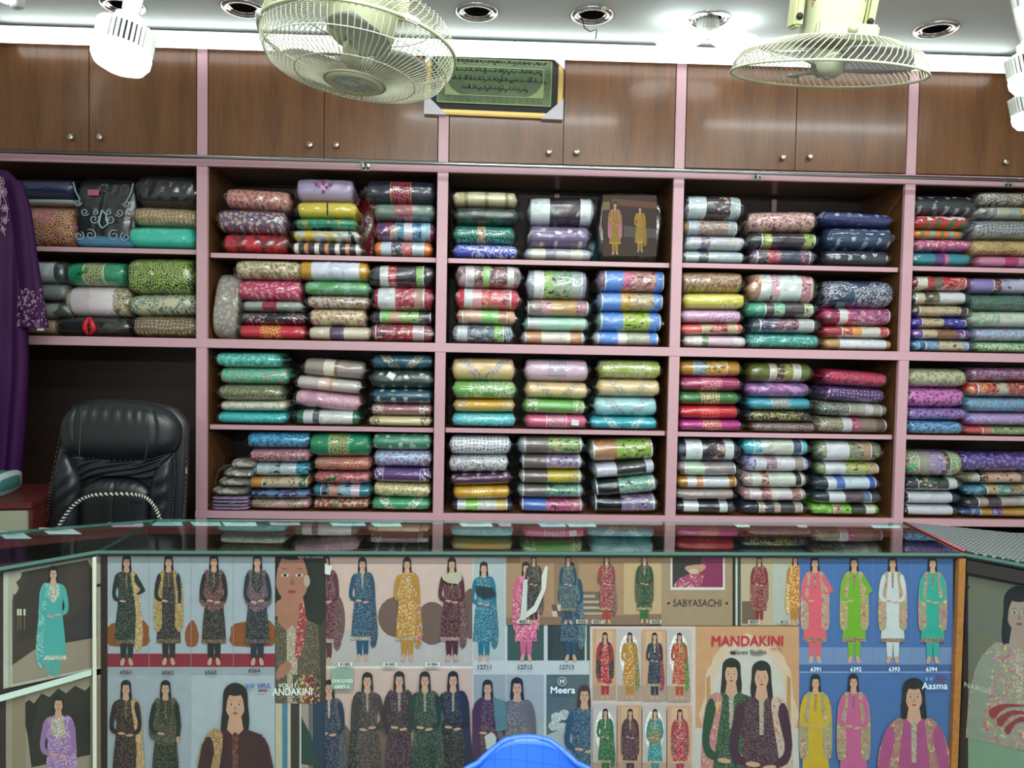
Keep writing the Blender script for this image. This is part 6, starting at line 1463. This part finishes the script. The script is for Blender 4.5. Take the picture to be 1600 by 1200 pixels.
# ------------------------------------------------------------------ drawer unit at the left with folded fabric
YD = -.55
a, b = P(-60, 796, YD-.06), P(51, 776, YD); dz = .90
t = tag(empty('drawer_unit', (0, 0, 0)), 'cream fronted drawer unit with red brown top at the left edge', 'drawer unit')
ztop = (a.z+b.z)/2; cx = b.x-.30
ang = math.radians(8); Mx = Matrix.Translation((b.x, YD, 0)) @ Matrix.Rotation(ang, 4, 'Z')
t.matrix_world = Mx
M_cream2 = simple('cream_laminate', '8c907c', .5)
B2('worktop', (-.42, -.02, ztop-.022), (.004, .42, ztop), M_redw, t, .002)
B2('carcass', (-.42, .0, .0), (.0, .40, ztop-.0225), M_redw, t, .001)
zz = ztop-.03
for k in range(3):
    d = B2('drawer', (-.41, -.018, zz-.16), (-.012, -.001, zz), M_cream2, t, .002); zz -= .168
    for s in (-1, 1) if k == 0 else (0,):
        kn = L('knob', [(0, .024), (.009, .023), (.012, .016), (.005, .006), (.005, 0)], M_blackp, d, 14); kn.matrix_local = Matrix.Translation((.055+s*.011, -.009, .01)) @ Matrix.Rotation(pi/2, 4, 'X')
    if k == 0: B('key', (.058, -.0135, -.028), (.012, .003, .036), M_knob, d, .001)
bw = t
for k in range(5):
    col = ['3c7474 a8b8b4 d0d0c8', '8c9c98 3c6c74 c8c8c0', '305c6c b0b8a8 90a0a0', '8c8c70 c0c0a8 505c50', '2c6468 98a8a4 c8ccc0'][k].split()
    o = pillow('folded_fabric', .04, .24, .085, cloth('s', *col, k), None, 300+k, 8, 20, 8, 4, .003)
    tag(o, ['teal striped', 'pale grey', 'blue grey', 'olive grey', 'dark teal'][k]+' folded fabric, %s from the right in row on the drawer unit' % ORD[k], 'fabric', 'folded fabrics standing on the drawer unit')
    o.matrix_world = Mx @ Matrix.Translation((-.165-.045*k, .16, ztop+.0435))

# ------------------------------------------------------------------ purple dress hanging at the left
YDr = -.20
dr = tag(empty('purple_dress', (P(-20, 300, YDr).x, YDr, P(-20, 262, YDr).z)), 'deep purple dress with pale flower embroidery hanging at the left edge', 'dress')
o0 = dr.location.copy()
def dq(px, py, dy=0): a = P(px, py, YDr); return Vector((a.x-o0.x, dy, a.z-o0.z))
def purp():
    t = NT('purple_satin'); v = t.coords(4, (30, 30, 1)); n = t.n('TexNoise', i_Scale=3.0, i_Detail=3.0); t.put(n.inputs['Vector'], v)
    t.put(t.b.inputs['Base Color'], t.mix(n.outputs[0], lin('260430'), lin('3a0c44'))); t.b.inputs['Roughness'].default_value = .6; t.b.inputs['Specular IOR Level'].default_value = .2; t.bump(n.outputs[0], .4, .003); return t.m
M_pur = purp()
Rb = line([(12, 268), (38, 300), (42, 350), (42, 420), (43, 500), (44, 580), (40, 660), (33, 752)]); Lb = line([(-60, 268), (-85, 300), (-88, 350), (-90, 420), (-92, 500), (-95, 580), (-98, 660), (-100, 752)])
def body(u, v):
    R_, L_ = Rb(v), Lb(v); x = L_[0]+(R_[0]-L_[0])*u; y = R_[1]+(L_[1]-R_[1])*(1-u)
    k = max(0, 1-abs(2*u-1)**3)**.6; d = -.045*k-(.008+.012*v)*math.sin(u*26+v*2)*k
    return tuple(dq(x, y, d))
bo = gridmesh('bodice', body, 70, 40, M_pur, dr); so_ = bo.modifiers.new('thick', 'SOLIDIFY'); so_.thickness = .004
S0 = [(24, 285), (37, 330), (47, 400), (54, 455), (57, 512)]; SW = [14, 15, 15, 17, 22]
sl = line(S0); sw = line([(a, 0) for a in SW])
def sleeve(u, v):
    c = sl(u); w_ = sw(u)[0]*P(1, 0, YDr).x*0+sw(u)[0]; e = dq(c[0], c[1]); r = w_*.0027; th = 2*pi*v
    return (e.x+r*math.cos(th), e.y-.02+r*.55*math.sin(th)+.002*math.sin(6*th+u*4), e.z)
s1 = gridmesh('sleeve', sleeve, 24, 32, M_pur, dr, True)
M_thr = simple('pale_pink_thread', 'c8a0b8', .5); rn = random.Random(2)
bm = bmesh.new()
for k in range(90):
    u = rn.uniform(.74, .99); th = -pi/2+rn.uniform(-1.3, 1.3); c = Vector(sleeve(u, th/(2*pi) % 1)); c.y -= .001; rr = .006
    pts = [c+Vector((rr*math.cos(a), 0, rr*1.3*math.sin(a))) for a in [rn.uniform(0, 6)+j*.8 for j in range(5)]]; tube(bm, pts, .0009, 4)
stuff(obj('cuff_embroidery', bm, M_thr, dr, True))
bm = bmesh.new()
for (fx, fy, fr, n) in ((12, 290, 10, 9), (8, 312, 7, 7), (18, 305, 8, 8), (22, 330, 6, 6), (9, 345, 6, 7), (22, 348, 6, 5), (5, 365, 7, 7), (10, 380, 5, 6), (19, 362, 5, 4), (6, 332, 5, 5)):
    c = dq(fx, fy, -.062)
    for k in range(n):
        a = 2*pi*k/n; R_ = fr*.0026; pts = [c+Vector((R_*(.5+.5*math.cos(t_))*math.cos(a)-R_*.28*math.sin(t_)*math.sin(a), 0, R_*(.5+.5*math.cos(t_))*math.sin(a)+R_*.28*math.sin(t_)*math.cos(a))) for t_ in [2*pi*j/9 for j in range(9)]]
        tube(bm, pts, .0011, 4, True)
for pts in ([(12, 300), (16, 320), (10, 340), (14, 360), (8, 385)], [(20, 310), (26, 335), (22, 355)], [(14, 352), (20, 362), (22, 372)]): tube(bm, cat([dq(x, y, -.061) for x, y in pts], 4), .0011, 4)
obj('flower_embroidery', bm, M_thr, dr, True)
T('hanger', cat([dq(-75, 285, -.01), dq(-50, 270, -.01), dq(-24, 262, -.01), dq(2, 270, -.01), dq(24, 287, -.01)]), .006, M_blackp, dr)
hx = dq(-24, 262, -.01); zr0 = P(0, 236, -.09).z-o0.z; zr0 += (P(1600, 283, -.09).z-P(0, 236, -.09).z)*(-.05)
T('hanger_hook', cat([hx, Vector((hx.x, .0, zr0-.03)), Vector((hx.x, .07, zr0-.02)), Vector((hx.x, .11+.014, zr0)), Vector((hx.x, .11, zr0+.013)), Vector((hx.x, .094, zr0+.004))]), .002, M_steel, dr)
B('white_price_label', tuple(dq(70, 514, -.03)), (.03, .002, .018), simple('label_white', 'b8bcc4', .5), dr, .001)

# ------------------------------------------------------------------ blue plastic chair in front of the counter
def bluem():
    t = NT('blue_plastic'); v = t.coords(6)
    t.b.inputs['Base Color'].default_value = lin('1c5cd8'); t.b.inputs['Roughness'].default_value = .4
    tc = t.n('TexCoord'); s = t.n('SeparateXYZ'); t.L.new(tc.outputs['Object'], s.inputs[0])
    a = t.math('ADD', s.outputs[0], t.math('MULTIPLY', s.outputs[2], 1.0)); b = t.math('SUBTRACT', s.outputs[0], t.math('MULTIPLY', s.outputs[2], .35))
    f = lambda x: t.math('ABSOLUTE', t.math('SUBTRACT', t.math('FRACT', t.math('MULTIPLY', x, 34.0)), .5))
    h = t.math('MAXIMUM', f(t.math('ADD', s.outputs[2], t.math('MULTIPLY', s.outputs[0], .1))), f(t.math('MULTIPLY', s.outputs[0], .9))); g = t.math('GREATER_THAN', h, .46)
    t.bump(g, -.6, .002); t.put(t.b.inputs['Base Color'], t.mix(t.math('MULTIPLY', g, .35), lin('1c5cd8'), lin('0c2c70'))); return t.m
M_blue = bluem()
YP = -1.92; tp_ = P(824, 1160, YP); bc = tag(empty('plastic_chair', (tp_.x, YP, 0)), 'bright blue plastic chair with embossed back in front of the counter', 'chair')
ZT = tp_.z
def zt(x):
    ax = abs(x)
    return ZT-.004*(ax/.045)**2 if ax < .045 else ZT-.004-.034*min(1, (ax-.045)/.055)**1.1 if ax < .10 else ZT-.038-.3*(ax-.10)**1.2
def backf(u, v):
    a = 2*u-1; hw_ = .125+.09*min(1, v*2.2)**.7 if v < .5 else .215-.03*(v-.5)
    x = a*hw_ if v > 0 else a*.125
    top = zt(a*.125); z = top+(.36-top)*v
    y = -.03*v*1.2+.05*(a*a)*-1+.05*0-.02*math.sin(v*pi); return (x, y+.02, z)
ob = gridmesh('backrest', backf, 48, 30, M_blue, bc); md = ob.modifiers.new('thick', 'SOLIDIFY'); md.thickness = .006
bm = bmesh.new(); tube(bm, [(-.125+.25*k/40, -.05*((2*k/40-1)**2)+.02, zt(-.125+.25*k/40)) for k in range(41)], .0065, 8); obj('back_rim', bm, M_blue, bc, True)
B('seat', (0, .22, .37), (.42, .42, .018), M_blue, bc, .008)
for sx in (-1, 1):
    for y in (.02, .40): T('leg', [(sx*.19, y, .365), (sx*.235, y+(.03 if y > .2 else -.05), 0)], [.024, .016], M_blue, bc)
